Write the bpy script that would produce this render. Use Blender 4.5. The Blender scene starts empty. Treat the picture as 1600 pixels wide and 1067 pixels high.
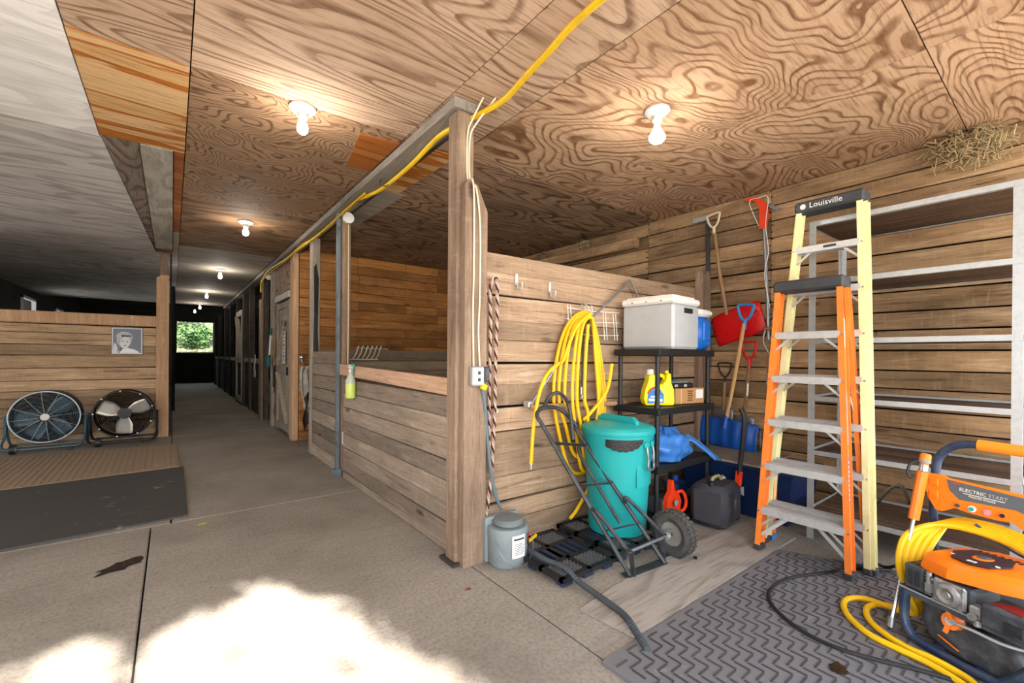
import bpy, bmesh, math, random
from math import sin, cos, pi, radians as R
from mathutils import Vector as V, Matrix, Quaternion
random.seed(7)
SC = bpy.context.scene
COL = SC.collection

# ---------------------------------------------------------------- camera
cam_d = bpy.data.cameras.new('camera')
cam = bpy.data.objects.new('camera', cam_d); COL.objects.link(cam)
cam_d.sensor_width = 36.0
cam_d.lens = 687.83 / 1600 * 36.0
cam_d.shift_y = 24.51 / 1600
cam_d.clip_start = 0.05; cam_d.clip_end = 200
_y, _p, _r = 0.657397, -0.002115, 0.0078926
_f = V((sin(_y)*cos(_p), cos(_y)*cos(_p), sin(_p))); _ri = V((cos(_y), -sin(_y), 0)); _u = _ri.cross(_f)
_r2 = _ri*cos(_r) + _u*sin(_r); _u2 = -_ri*sin(_r) + _u*cos(_r)
_m = Matrix((_r2, _u2, -_f)).transposed().to_4x4(); _m.translation = (0, 0, 1.25)
cam.matrix_world = _m
SC.camera = cam

# ---------------------------------------------------------------- light and exposure
SC.view_settings.view_transform = 'Standard'; SC.view_settings.look = 'None'
SC.view_settings.gamma = 1.0; SC.view_settings.use_curve_mapping = False
SC.view_settings.exposure = 0.48
SC.cycles.use_denoising = True
SC.cycles.max_bounces = 8; SC.cycles.diffuse_bounces = 5; SC.cycles.glossy_bounces = 3
SC.cycles.transmission_bounces = 4; SC.cycles.transparent_max_bounces = 6
SC.cycles.sample_clamp_indirect = 6.0
SC.cycles.caustics_reflective = False; SC.cycles.caustics_refractive = False
wd = bpy.data.worlds.new('sky'); SC.world = wd; wd.use_nodes = True
wn = wd.node_tree; wn.nodes.clear()
o_ = wn.nodes.new('ShaderNodeOutputWorld'); b_ = wn.nodes.new('ShaderNodeBackground')
tc_ = wn.nodes.new('ShaderNodeTexCoord'); sx_ = wn.nodes.new('ShaderNodeSeparateXYZ'); rp_ = wn.nodes.new('ShaderNodeValToRGB')
rp_.color_ramp.elements[0].position = 0.0; rp_.color_ramp.elements[0].color = (1.0, 0.96, 0.92, 1)
rp_.color_ramp.elements[1].position = 1.0; rp_.color_ramp.elements[1].color = (0.62, 0.78, 1.0, 1)
wn.links.new(tc_.outputs['Generated'], sx_.inputs[0]); wn.links.new(sx_.outputs['Z'], rp_.inputs[0])
wn.links.new(rp_.outputs[0], b_.inputs[0]); wn.links.new(b_.outputs[0], o_.inputs[0])
b_.inputs[1].default_value = 4.9
SUN_DIR = V((0.08, -1.0, 0.76)).normalized()      # towards the sun, behind the camera
sun_d = bpy.data.lights.new('sun', 'SUN'); sun_d.energy = 20.0; sun_d.angle = R(0.55); sun_d.color = (1.0, 0.95, 0.88)
sun = bpy.data.objects.new('sun', sun_d); COL.objects.link(sun)
sun.rotation_euler = SUN_DIR.to_track_quat('Z', 'Y').to_euler(); sun.location = (0, -12, 12)
BULB_W = 9.5

# ---------------------------------------------------------------- materials
class NT:
    def __init__(s, name):
        s.m = bpy.data.materials.new(name); s.m.use_nodes = True
        s.t = s.m.node_tree; s.n = s.t.nodes; s.b = s.n['Principled BSDF']
    def new(s, k, **kw):
        x = s.n.new('ShaderNode' + k)
        for a, v in kw.items(): setattr(x, a, v)
        return x
    def ln(s, a, b): s.t.links.new(a, b)
    def mth(s, op, a, b=None, c=None):
        x = s.new('Math', operation=op)
        for i, q in enumerate((a, b, c)):
            if q is None: continue
            if isinstance(q, (int, float)): x.inputs[i].default_value = q
            else: s.ln(q, x.inputs[i])
        return x.outputs[0]
    def ramp(s, f, stops):
        x = s.new('ValToRGB'); e = x.color_ramp.elements
        while len(e) < len(stops): e.new(0.5)
        for i, (p, c) in enumerate(stops):
            e[i].position = p; e[i].color = (*c, 1) if len(c) == 3 else c
        s.ln(f, x.inputs[0]); return x.outputs[0]
    def mix(s, f, a, b, mode='MIX'):
        x = s.new('Mix', data_type='RGBA', blend_type=mode)
        for q, i in ((f, 0), (a, 6), (b, 7)):
            if isinstance(q, (int, float)): x.inputs[i].default_value = q
            elif isinstance(q, tuple): x.inputs[i].default_value = (*q, 1)
            else: s.ln(q, x.inputs[i])
        return x.outputs[2]
    def noise(s, vec, sc, det=4, rough=.55, dist=0.0):
        x = s.new('TexNoise'); x.inputs['Scale'].default_value = sc; x.inputs['Detail'].default_value = det
        x.inputs['Roughness'].default_value = rough; x.inputs['Distortion'].default_value = dist
        if vec is not None: s.ln(vec, x.inputs['Vector'])
        return x.outputs[0]
    def coords(s, scale=(1, 1, 1), rnd=True):
        g = s.new('NewGeometry'); v = g.outputs['Position']
        if rnd:
            oi = s.new('ObjectInfo'); sc = s.new('VectorMath', operation='SCALE'); sc.inputs[0].default_value = (37.1, 91.7, 53.3)
            s.ln(oi.outputs['Random'], sc.inputs['Scale']); a = s.new('VectorMath', operation='ADD')
            s.ln(v, a.inputs[0]); s.ln(sc.outputs[0], a.inputs[1]); v = a.outputs[0]; s.rand = oi.outputs['Random']
        mp = s.new('VectorMath', operation='MULTIPLY'); mp.inputs[1].default_value = scale; s.ln(v, mp.inputs[0])
        return mp.outputs[0]
    def bump(s, h, st=.3, d=.01):
        x = s.new('Bump'); x.inputs['Strength'].default_value = st; x.inputs['Distance'].default_value = d
        s.ln(h, x.inputs['Height']); s.ln(x.outputs[0], s.b.inputs['Normal'])
    def fin(s, col=None, rough=.8, metal=0.0, spec=.3):
        if col is not None:
            if isinstance(col, tuple): s.b.inputs['Base Color'].default_value = (*col, 1)
            else: s.ln(col, s.b.inputs['Base Color'])
        if isinstance(rough, (int, float)): s.b.inputs['Roughness'].default_value = rough
        else: s.ln(rough, s.b.inputs['Roughness'])
        s.b.inputs['Metallic'].default_value = metal; s.b.inputs['Specular IOR Level'].default_value = spec
        return s.m
def lin(h):
    c = [int(h[i:i+2], 16)/255 for i in (0, 2, 4)]
    return tuple(x/12.92 if x <= .04045 else ((x+.055)/1.055)**2.4 for x in c)
AX = {'x': (1, 0, 0), 'y': (0, 1, 0), 'z': (0, 0, 1)}
def stretch(axis, along, across): return tuple(along if a else across for a in AX[axis])
def wood(name, axis, dark, mid, light, stain=.5, stainc='2a1a10', vary=.45, knots=True, rough=.85, saw=True):
    t = NT(name)
    v = t.coords(stretch(axis, 1.1, 15)); n1 = t.noise(v, 1.6, 7, .65, .9)
    col = t.ramp(n1, [(.28, lin(dark)), (.44, lin(mid)), (.52, lin(mid)), (.70, lin(light))])
    v2 = t.coords(stretch(axis, .9, 2.2)); n2 = t.noise(v2, 1.5, 5, .6, .4)
    f = t.ramp(n2, [(.42, (0, 0, 0)), (.68, (stain,)*3)])
    col = t.mix(f, col, lin(stainc))
    if knots:
        vo = t.new('TexVoronoi'); t.ln(t.coords(stretch(axis, 1.3, 4.5)), vo.inputs['Vector']); vo.inputs['Scale'].default_value = 1.0
        k = t.ramp(vo.outputs['Distance'], [(.04, (.85,)*3), (.12, (0, 0, 0))]); col = t.mix(k, col, lin('2b170b'))
    fi = t.noise(t.coords(stretch(axis, 3.5, 85)), 1.4, 5, .75)
    col = t.mix(t.ramp(fi, [(.34, (.6,)*3), (.48, (0, 0, 0))]), col, lin(dark))
    if saw:
        sw = t.noise(t.coords(stretch(axis, 34, 5)), 1.2, 3, .6, .4); col = t.mix(t.ramp(sw, [(.55, (0, 0, 0)), (.75, (.3,)*3)]), col, lin(light))
    va = t.mth('MULTIPLY_ADD', t.rand, vary*1.6, 1 - vary*.8)
    hs = t.new('HueSaturation'); t.ln(col, hs.inputs['Color']); t.ln(va, hs.inputs['Value']); col = hs.outputs[0]
    h = n1
    if saw:
        w = t.noise(t.coords(stretch(axis, 60, 3)), 1.0, 3, .6); h = t.mth('ADD', n1, t.mth('MULTIPLY', w, .35))
    t.bump(h, .8, .007)
    return t.fin(col, rough)
def ply(name, axis, base, line, light, dens=20, stain=.4, stainc='4a3220', width=.28, along=.42, k=1.25, plain=.0):
    t = NT(name)
    v = t.coords(stretch(axis, along, 1.0)); n = t.noise(v, k, 2.4, .5, .35)
    s = t.mth('FRACT', t.mth('MULTIPLY', n, dens*1.25))
    n3 = t.noise(t.coords(stretch(axis, 2, 7)), 2.2, 5, .6)
    lf = t.ramp(s, [(.0, (.25,)*3), (.12, (0, 0, 0)), (1-width-.04, (0, 0, 0)), (1-width*.4, (1,)*3), (.97, (.9,)*3)])
    s2 = t.mth('MULTIPLY', lf, t.ramp(n3, [(.3, (.35,)*3), (.6, (1,)*3)]))
    hi = t.mix(n3, lin(base), lin(light)); col = t.mix(s2, hi, lin(line))
    if plain: col = t.mix(plain, col, lin(base))
    fi = t.noise(t.coords(stretch(axis, 2.5, 42)), 1.5, 5, .7)
    col = t.mix(t.ramp(fi, [(.36, (.55,)*3), (.5, (0, 0, 0))]), col, lin(line))
    n4 = t.noise(t.coords((1, 1, 1)), 1.3, 6, .6, .3)
    col = t.mix(t.ramp(n4, [(.46, (0, 0, 0)), (.68, (stain,)*3)]), col, lin(stainc))
    va = t.mth('MULTIPLY_ADD', t.rand, .16, .92)
    hs = t.new('HueSaturation'); t.ln(col, hs.inputs['Color']); t.ln(va, hs.inputs['Value'])
    t.bump(t.mth('ADD', s2, fi), .35, .004)
    return t.fin(hs.outputs[0], .8)
def banded(name, axis, a, b, c):
    t = NT(name)
    v = t.coords(stretch(axis, .5, 4.2)); n = t.noise(v, 1.3, 4, .45, .5)
    col = t.ramp(n, [(.44, lin(a)), (.47, lin(b)), (.56, lin(b)), (.58, lin(c))])
    fi = t.noise(t.coords(stretch(axis, 3, 60)), 1.4, 5, .7)
    col = t.mix(t.ramp(fi, [(.3, (.6,)*3), (.5, (0, 0, 0))]), col, lin('6b3a12'))
    return t.fin(col, .6)
def plain(name, hexc, rough=.5, metal=0., spec=.4, grime=.0, gc='2a2622', gs=6., bump=0.):
    t = NT(name); c = lin(hexc)
    v = t.coords((1, 1, 1))
    n = t.noise(v, gs, 6, .65, .2)
    col = t.mix(t.ramp(n, [(.45, (0, 0, 0)), (.72, (max(grime, .04),)*3)]), c, lin(gc))
    if bump: t.bump(t.noise(v, gs*12, 3), bump, .003)
    r = t.mth('MULTIPLY_ADD', n, .3, rough-.12)
    return t.fin(col, r, metal, spec)
def emit(name, col, st):
    t = NT(name); t.b.inputs['Emission Color'].default_value = (*col, 1); t.b.inputs['Emission Strength'].default_value = st
    return t.fin((.9, .9, .88), .4)

# ---------------------------------------------------------------- mesh helper
class MB:
    def __init__(s, M=None): s.v = []; s.f = []; s.M = M
    def add(s, vs, fs):
        o = len(s.v); s.v += [V(p) for p in vs]; s.f += [tuple(i+o for i in f) for f in fs]; return s
    def box(s, c, d, rot=None, bev=0.0):
        x, y, z = d[0]/2, d[1]/2, d[2]/2
        if not bev:
            vs = [V((a*x, b*y, e*z)) for a in (-1, 1) for b in (-1, 1) for e in (-1, 1)]
            fs = [(0, 1, 3, 2), (4, 6, 7, 5), (0, 4, 5, 1), (2, 3, 7, 6), (0, 2, 6, 4), (1, 5, 7, 3)]
        else:
            b = min(bev, x*.9, y*.9, z*.9); vs = []; idx = {}
            for sx in (-1, 1):
                for sy in (-1, 1):
                    for sz in (-1, 1):
                        for k in range(3):
                            q = [sx*(x-b), sy*(y-b), sz*(z-b)]; q[k] = (sx*x, sy*y, sz*z)[k]
                            idx[(sx, sy, sz, k)] = len(vs); vs.append(V(q))
            fs = []
            cyc = [(-1, -1), (1, -1), (1, 1), (-1, 1)]
            for k in range(3):
                for sg in (-1, 1):
                    f = []
                    for a, e in cyc:
                        t_ = [0, 0, 0]; t_[k] = sg; t_[(k+1) % 3] = a; t_[(k+2) % 3] = e; f.append(idx[(*t_, k)])
                    fs.append(tuple(f if sg > 0 else f[::-1]))
            for k in range(3):
                i, j = (k+1) % 3, (k+2) % 3
                for a in (-1, 1):
                    for e in (-1, 1):
                        def P(sk, kk):
                            t_ = [0, 0, 0]; t_[k] = sk; t_[i] = a; t_[j] = e; return idx[(*t_, kk)]
                        f = [P(-1, i), P(1, i), P(1, j), P(-1, j)]
                        fs.append(tuple(f if a*e < 0 else f[::-1]))
            for sx in (-1, 1):
                for sy in (-1, 1):
                    for sz in (-1, 1):
                        f = [idx[(sx, sy, sz, k)] for k in range(3)]
                        fs.append(tuple(f if sx*sy*sz > 0 else f[::-1]))
        m = (rot.to_3x3() if rot is not None else None)
        vs = [((m @ p) if m else p) + V(c) for p in vs]
        return s.add(vs, fs)
    def beam(s, a, b, w, h, up=(0, 0, 1), bev=0.0):
        a, b = V(a), V(b); d = b-a; L = d.length; d.normalize()
        u = V(up)
        if abs(u.dot(d)) > .98: u = V((1, 0, 0))
        sd = d.cross(u).normalized(); u = sd.cross(d)
        return s.box((a+b)/2, (L, w, h), Matrix((d, sd, u)).transposed(), bev)
    def tube(s, pts, r, n=8, closed=False, caps=True):
        pts = [V(p) for p in pts]; N = len(pts); rs = r if isinstance(r, (list, tuple)) else [r]*N
        T = []
        for i in range(N):
            a = pts[(i-1) % N] if (closed or i > 0) else pts[0]; b = pts[(i+1) % N] if (closed or i < N-1) else pts[-1]
            t = (b-a); T.append(t.normalized() if t.length > 1e-9 else V((0, 0, 1)))
        u = V((0, 0, 1)) if abs(T[0].z) < .9 else V((1, 0, 0)); u = (u - T[0]*u.dot(T[0])).normalized()
        vs = []
        for i in range(N):
            u = (u - T[i]*u.dot(T[i])); u = u.normalized() if u.length > 1e-6 else T[i].orthogonal().normalized()
            w = T[i].cross(u)
            for k in range(n):
                a = 2*pi*k/n; vs.append(pts[i] + (u*cos(a)+w*sin(a))*rs[i])
        fs = []
        for i in range(N if closed else N-1):
            j = (i+1) % N
            for k in range(n): fs.append((i*n+k, i*n+(k+1) % n, j*n+(k+1) % n, j*n+k))
        if caps and not closed: fs.append(tuple(range(n-1, -1, -1))); fs.append(tuple((N-1)*n+k for k in range(n)))
        return s.add(vs, fs)
    def cyl(s, a, b, r0, r1=None, n=16): return s.tube([a, b], [r0, r0 if r1 is None else r1], n)
    def lathe(s, prof, c=(0, 0, 0), n=24, rot=None, sc=(1, 1)):
        vs = []; c = V(c); m = rot.to_3x3() if rot is not None else None
        for r, z in prof:
            for k in range(n):
                p = V((r*cos(2*pi*k/n)*sc[0], r*sin(2*pi*k/n)*sc[1], z)); vs.append((m @ p if m else p)+c)
        fs = []
        for i in range(len(prof)-1):
            for k in range(n): fs.append((i*n+k, i*n+(k+1) % n, (i+1)*n+(k+1) % n, (i+1)*n+k))
        if prof[0] == prof[-1]: return s.add(vs, fs)
        if prof[0][0] > 1e-4: fs.append(tuple(range(n-1, -1, -1)))
        if prof[-1][0] > 1e-4: fs.append(tuple((len(prof)-1)*n+k for k in range(n)))
        return s.add(vs, fs)
    def prism(s, poly, t, M=None):
        """polygon in the xy plane, extruded 0..t along z, placed by M"""
        n = len(poly); vs = [V((x, y, 0)) for x, y in poly] + [V((x, y, t)) for x, y in poly]
        if M is not None: vs = [M @ p for p in vs]
        fs = [tuple(range(n-1, -1, -1)), tuple(range(n, 2*n))] + [(i, (i+1) % n, n+(i+1) % n, n+i) for i in range(n)]
        return s.add(vs, fs)
    def sphere(s, c, r, n=14, m=9, sc=(1, 1, 1)):
        pr = [(max(sin(pi*i/m), 1e-5)*r, -cos(pi*i/m)*r) for i in range(m+1)]
        vs = []; 
        for q, z in pr:
            for k in range(n): vs.append(V((q*cos(2*pi*k/n)*sc[0], q*sin(2*pi*k/n)*sc[1], z*sc[2]))+V(c))
        return s.add(vs, [(i*n+k, i*n+(k+1) % n, (i+1)*n+(k+1) % n, (i+1)*n+k) for i in range(m) for k in range(n)])
    def grid(s, fn, nu, nv, th=0.0):
        """surface fn(u,v), u and v in 0..1"""
        vs = [V(fn(i/nu, j/nv)) for i in range(nu+1) for j in range(nv+1)]
        fs = [(i*(nv+1)+j, (i+1)*(nv+1)+j, (i+1)*(nv+1)+j+1, i*(nv+1)+j+1) for i in range(nu) for j in range(nv)]
        return s.add(vs, fs)
    def build(s, name, mat, parent=None, smooth=35, solid=0.0):
        vs = s.v
        if s.M is not None: vs = [s.M @ p for p in vs]
        off = V((0, 0, 0)); q = parent
        while q is not None: off += V(q.location); q = q.parent
        if parent is None and vs:
            off = V((sum(p.x for p in vs)/len(vs), sum(p.y for p in vs)/len(vs), min(p.z for p in vs)))
        me = bpy.data.meshes.new(name); me.from_pydata([p-off for p in vs], [], s.f); me.materials.append(mat)
        bm = bmesh.new(); bm.from_mesh(me); bmesh.ops.recalc_face_normals(bm, faces=bm.faces[:]); bm.to_mesh(me); bm.free()
        if smooth:
            me.polygons.foreach_set('use_smooth', [True]*len(me.polygons)); me.set_sharp_from_angle(angle=R(smooth))
        o = bpy.data.objects.new(name, me); COL.objects.link(o)
        if parent is None: o.location = off
        else: o.parent = parent
        if solid: md = o.modifiers.new('thickness', 'SOLIDIFY'); md.thickness = solid; md.offset = 0
        return o
def tag(o, label=None, cat=None, group=None, kind=None):
    for k, v in (('label', label), ('category', cat), ('group', group), ('kind', kind)):
        if v: o[k] = v
    return o
def thing(name, label, cat, loc, group=None):
    o = bpy.data.objects.new(name, None); COL.objects.link(o); o.location = loc; o.empty_display_size = .1
    return tag(o, label, cat, group)
def setting(name, loc=(0, 0, 0)):
    o = bpy.data.objects.new(name, None); COL.objects.link(o); o.location = loc; o['kind'] = 'structure'; return o
def cat(pts, k=6, closed=False):
    pts = [V(p) for p in pts]; N = len(pts); out = []
    rng = range(N) if closed else range(N-1)
    for i in rng:
        p1, p2 = pts[i], pts[(i+1) % N]
        p0 = pts[(i-1) % N] if (closed or i > 0) else p1*2-p2
        p3 = pts[(i+2) % N] if (closed or i < N-2) else p2*2-p1
        for j in range(k):
            t = j/k; out.append(.5*((2*p1)+(p2-p0)*t+(2*p0-5*p1+4*p2-p3)*t*t+(3*p1-p0-3*p2+p3)*t**3))
    if not closed: out.append(pts[-1])
    return out
def frame(o, x, y=None, z=None):
    """matrix with origin o and the given axes"""
    x = V(x).normalized(); y = V(y).normalized(); z = x.cross(y).normalized(); y = z.cross(x)
    m = Matrix((x, y, z)).transposed().to_4x4(); m.translation = V(o); return m
def text(s, size, M, mat, parent, name='lettering', th=.0008, xs=1.0):
    cu = bpy.data.curves.new('t', 'FONT'); cu.body = s; cu.size = size; cu.extrude = th; cu.align_x = 'CENTER'; cu.align_y = 'CENTER'; cu.resolution_u = 2
    ob = bpy.data.objects.new('t', cu); COL.objects.link(ob)
    dg = bpy.context.evaluated_depsgraph_get(); dg.update()
    me = bpy.data.meshes.new_from_object(ob.evaluated_get(dg)); bpy.data.objects.remove(ob); bpy.data.curves.remove(cu)
    b = MB(); b.v = [M @ V((v.co.x*xs, v.co.y, v.co.z)) for v in me.vertices]; b.f = [tuple(p.vertices) for p in me.polygons]
    bpy.data.meshes.remove(me)
    return b.build(name, mat, parent, smooth=0)
# ================================================================ palette
M = {}
M['plank_y'] = wood('rough_plank_right_wall', 'y', '5a4129', 'a58663', 'c3a583', .55, '2f1d10')
M['plank_x'] = wood('rough_plank_partition', 'x', '6b5542', 'a78d73', 'c2aa90', .4, '4a3726')
M['plank_front'] = wood('grey_brown_stall_plank', 'y', '63554a', '8f8071', 'aa9c8c', .35, '4b3f35', saw=True)
M['plank_div'] = wood('grey_divider_plank', 'x', '6a5c4c', '958672', 'ab9c88', .4, '4b3f33')
M['plank_feed'] = wood('honey_plank', 'x', '6e421c', 'a8733e', 'c08b54', .45, '3a220f')
M['plank_fan'] = wood('tan_plank_left', 'x', '6b523c', 'a68b6e', 'c0a686', .35, '4a3624')
M['plank_dark'] = wood('near_black_plank', 'y', '15120f', '2b2622', '403a34', .5, '0d0b0a', knots=False)  # near-black base colour for far stall boards and outer walls
M['plank_darkx'] = wood('near_black_plank_cross', 'x', '15120f', '2b2622', '3c3630', .5, '0d0b0a', knots=False)
M['post'] = wood('weathered_post', 'z', '5d4a3b', '8d7764', 'a8927d', .45, '43352a', vary=.15)
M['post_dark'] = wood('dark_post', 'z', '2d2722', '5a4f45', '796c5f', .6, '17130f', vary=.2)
M['post_black'] = wood('near_black_post', 'z', '121010', '24211e', '38332e', .4, '0a0909', vary=.3, knots=False)  # near-black base colour for the far aisle timber
M['post_new'] = wood('fresh_post', 'z', '9a7554', 'bd9876', 'd0b192', .2, '8a6444', vary=.1)
M['board_new'] = wood('fresh_rail', 'y', '9c7458', 'c5a084', 'd8b89e', .12, '8a6248', vary=.08)
M['post_grey'] = wood('grey_post', 'z', '6d6358', '9d9284', 'b5ab9d', .35, '4a423a', vary=.15)
M['beam'] = wood('grey_beam', 'y', '5a544e', '8c857c', 'a49d94', .35, '3b3530', vary=.05, knots=False)
M['ply_tan'] = ply('plywood_tan', 'x', 'bb9d84', '75563f', 'ccb19a', 30, .28, '84634a', width=.36, along=.22, k=1.1)
M['ply_bay'] = ply('plywood_bay', 'x', 'b89577', '6f4b30', 'c8a98c', 34, .35, '80572f', width=.36, along=.6, k=1.1)
M['ply_stall'] = ply('plywood_stall', 'x', 'a5866c', '553c28', 'b2947a', 26, .6, '4b3220', width=.4, along=.3)
M['ply_aisle'] = ply('plywood_aisle', 'x', '937458', '4f3520', 'a5866a', 26, .3, '5b3d22', width=.33, along=.8, k=1.7)
M['ply_aisle2'] = ply('plywood_aisle_plain', 'x', '86674a', '593f2a', '93745a', 14, .5, '453020', width=.5, along=.35)
M['ply_pale'] = ply('plywood_pale', 'x', 'aaa296', '857a6c', 'b5ada2', 8, .35, '7a6a55', width=.6, along=.3, plain=.5)
M['ply_white'] = ply('plywood_white', 'x', 'f4f2f2', 'c4c0be', 'fbfafa', 9, .1, 'a8a4a0', width=.65, along=.3, plain=.5)
M['ply_grey'] = ply('plywood_grey', 'x', 'd8d4d1', '928c87', 'e2dedb', 12, .3, '8a847f', width=.5, along=.25, plain=.3)
M['ply_strip'] = ply('plywood_dark_strip', 'y', '86776b', '5a4d42', '93867b', 16, .4, '40362e', width=.4)
M['ply_strip2'] = ply('plywood_light_strip', 'y', 'b5afa6', '7f776d', 'c2bcb2', 8, .4, '7b5a38', width=.6, plain=.5)
M['banded'] = banded('plywood_orange_banded', 'x', 'd8b282', 'b06a26', 'cfa571')
M['orange_ply'] = banded('plywood_orange', 'x', '9a5a24', '8a4c1c', 'a56a35')
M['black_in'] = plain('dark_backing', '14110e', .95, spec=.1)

def concrete():
    t = NT('concrete'); v = t.coords((1, 1, 1), rnd=False)
    n1 = t.noise(v, 1.1, 8, .6, .3); n2 = t.noise(v, 55, 4, .7); n3 = t.noise(t.coords((1, 6, 1), rnd=False), 3, 5, .6)
    col = t.ramp(n1, [(.3, lin('81796f')), (.5, lin('958d83')), (.7, lin('a49c92'))])
    col = t.mix(t.ramp(n2, [(.36, (.5,)*3), (.56, (0, 0, 0))]), col, lin('625b53'))
    col = t.mix(t.ramp(n3, [(.5, (0, 0, 0)), (.75, (.3,)*3)]), col, lin('6e655b'))
    t.bump(t.mth('ADD', n2, n3), .45, .006); return t.fin(col, .85)
M['concrete'] = concrete()
def rubber(name, hexc, hi, gs=3.):
    t = NT(name); v = t.coords((1, 1, 1), rnd=False); n = t.noise(v, gs, 7, .65, 1.2)
    col = t.ramp(n, [(.35, lin(hexc)), (.62, lin(hexc)), (.72, lin(hi))]); t.bump(t.noise(v, 70, 3), .3, .003)
    return t.fin(col, .75, spec=.3)
M['rubber_mat'] = rubber('rubber_mat_grey', '6d6b6e', '858186')
M['rubber_dark'] = rubber('rubber_mat_black', '434240', '8a857e', 6.)
M['rubber_brown'] = rubber('rubber_mat_brown', '9a8670', 'b9a891', 5.)

def piece(name, x0, x1, y0, y1, z0, z1, mat, parent, bev=.004, jig=0.0):
    b = MB(); b.box(((x0+x1)/2, (y0+y1)/2, (z0+z1)/2), (x1-x0, y1-y0, z1-z0), None, bev)
    o = b.build(name, mat, parent, smooth=0)
    return o
def planks_x(parent, x0, x1, y, t, zs, mat, joints=(), gap=.006, side=-1, rnd=.004, sag=0.0, rough=.0):
    """rows of boards running along x; front face at y (side -1: faces -y)"""
    for i in range(len(zs)-1):
        za, zb = zs[i], zs[i+1]
        cuts = [x0] + sorted(j + random.uniform(-.02, .02) for j in joints if x0 < j < x1 and random.random() < .65) + [x1]
        for a, c in zip(cuts[:-1], cuts[1:]):
            d = random.uniform(0, rnd); g = gap*random.uniform(.5, 1.5)
            if side < 0: ya, yb = y+d, y+t
            else: ya, yb = y-t, y-d
            b = MB(); q = Matrix.Rotation(random.uniform(-1, 1)*rough/(c-a), 3, 'Y')
            b.box(((a+c)/2, (ya+yb)/2, (za+zb)/2), (c-a-.002, yb-ya, zb-za-g), q, .004)
            b.build('plank', mat, parent, smooth=0)
def planks_y(parent, y0, y1, x, t, zs, mat, joints=(), gap=.006, side=-1, rnd=.004, rough=.0):
    for i in range(len(zs)-1):
        za, zb = zs[i], zs[i+1]
        cuts = [y0] + sorted(j for j in joints if y0 < j < y1) + [y1]
        for a, c in zip(cuts[:-1], cuts[1:]):
            d = random.uniform(0, rnd); g = gap*random.uniform(.5, 1.6)
            if side < 0: xa, xb = x+d, x+t
            else: xa, xb = x-t, x-d
            b = MB(); q = Matrix.Rotation(random.uniform(-1, 1)*rough/(c-a), 3, 'X')
            b.box(((xa+xb)/2, (a+c)/2, (za+zb)/2), (xb-xa, c-a-.003, zb-za-g), q, .004)
            b.build('plank', mat, parent, smooth=0)
def rows(z0, z1, h, j=.006):
    n = max(1, round((z1-z0)/h)); r = [z0+(z1-z0)*i/n for i in range(n+1)]
    return [r[0]] + [q+random.uniform(-j, j) for q in r[1:-1]] + [r[-1]]

H = 2.78
# ---------------------------------------------------------------- floor: concrete slabs with open joints
floor = setting('floor')
b = MB(); b.box((-.5, 11.6, -.16), (12, 24.6, .12)); b.build('floor_bed', M['black_in'], floor, smooth=0)
ys = [-.7, 4.10, 8.35, 12.4, 16.4, 20.2, 23.9]; xs = [-6.3, -3.2, -.115, 1.42]
for i in range(len(ys)-1):
    xx = xs if i == 0 else [-6.3, -3.2, 0.0, 1.42]
    for j in range(3): piece('slab', xx[j]+.004, xx[j+1]-.004, ys[i]+.004, ys[i+1]-.004, -.1, 0, M['concrete'], floor, .006)
for a, c in ((-.7, 2.33), (2.33, 8.35), (8.35, 23.9)): piece('slab', 1.424, 4.5, a+.004, c-.004, -.1, 0, M['concrete'], floor, .006)

# ---------------------------------------------------------------- ceiling: plywood sheets with seams
ceil = setting('ceiling', (0, 0, H))
b = MB(); b.box((-.5, 8.25, H+.09), (12, 17.9, .12)); b.build('ceiling_deck', M['black_in'], ceil, smooth=0)
def sheet(pts, mat, dz=0.0):
    b = MB(); z = H+dz+random.uniform(0, .003); b.prism(pts, .022, Matrix.Translation((0, 0, z))); return b.build('plywood_sheet', mat, ceil, smooth=0)
def rect(x0, x1, y0, y1, mat, dz=0.0, g=.003): return sheet([(x0+g, y0+g), (x1-g, y0+g), (x1-g, y1-g), (x0+g, y1-g)], mat, dz)
for y0, y1 in ((-.7, .48), (.48, 2.92)):
    rect(-.41, .07, y0, y1, M['ply_tan']); rect(.07, 1.29, y0, y1, M['ply_tan']); rect(1.29, 1.72, y0, y1, M['ply_tan'])
    rect(1.72, 2.94, y0, y1, M['ply_bay']); rect(2.94, 4.45, y0, y1, M['ply_bay'])
for y0, y1 in ((2.92, 5.36), (5.36, 7.05)):
    rect(1.42, 2.3, y0, y1, M['ply_stall']); rect(2.3, 3.52, y0, y1, M['ply_stall']); rect(3.52, 4.45, y0, y1, M['ply_stall'])
rect(.07, 1.29, 2.92, 5.37, M['ply_aisle']); rect(.07, 1.29, 5.37, 7.83, M['ply_aisle2'])
rect(1.29, 1.42, 2.92, 17.0, M['ply_aisle2'])
rect(.07, 1.29, 7.83, 10.27, M['ply_pale']); rect(.07, 1.29, 10.27, 12.7, M['ply_pale']); rect(.07, 1.29, 12.7, 15.1, M['ply_pale']); rect(.07, 1.29, 15.1, 17.0, M['ply_pale'])
rect(-.41, .07, 2.92, 4.2, M['banded'], -.004)
sheet([(-.405, 4.21), (-.203, 4.21), (-.203, 8.5), (-.19, 8.5)], M['ply_strip'])
rect(-.2, 0.0, 4.21, 8.2, M['ply_strip2'], -.006); rect(0.0, .07, 4.21, 7.0, M['orange_ply']); rect(0.0, .07, 7.0, 8.5, M['ply_pale'])
rect(-.2, 0.0, 8.2, 8.5, M['orange_ply'])
for y0, y1 in ((-.7, 1.8), (1.8, 4.24)):
    for x0, x1 in ((-6.3, -5.28), (-5.28, -2.85), (-2.85, -.41)): rect(x0, x1, y0, y1, M['ply_white'], -.003)
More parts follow.
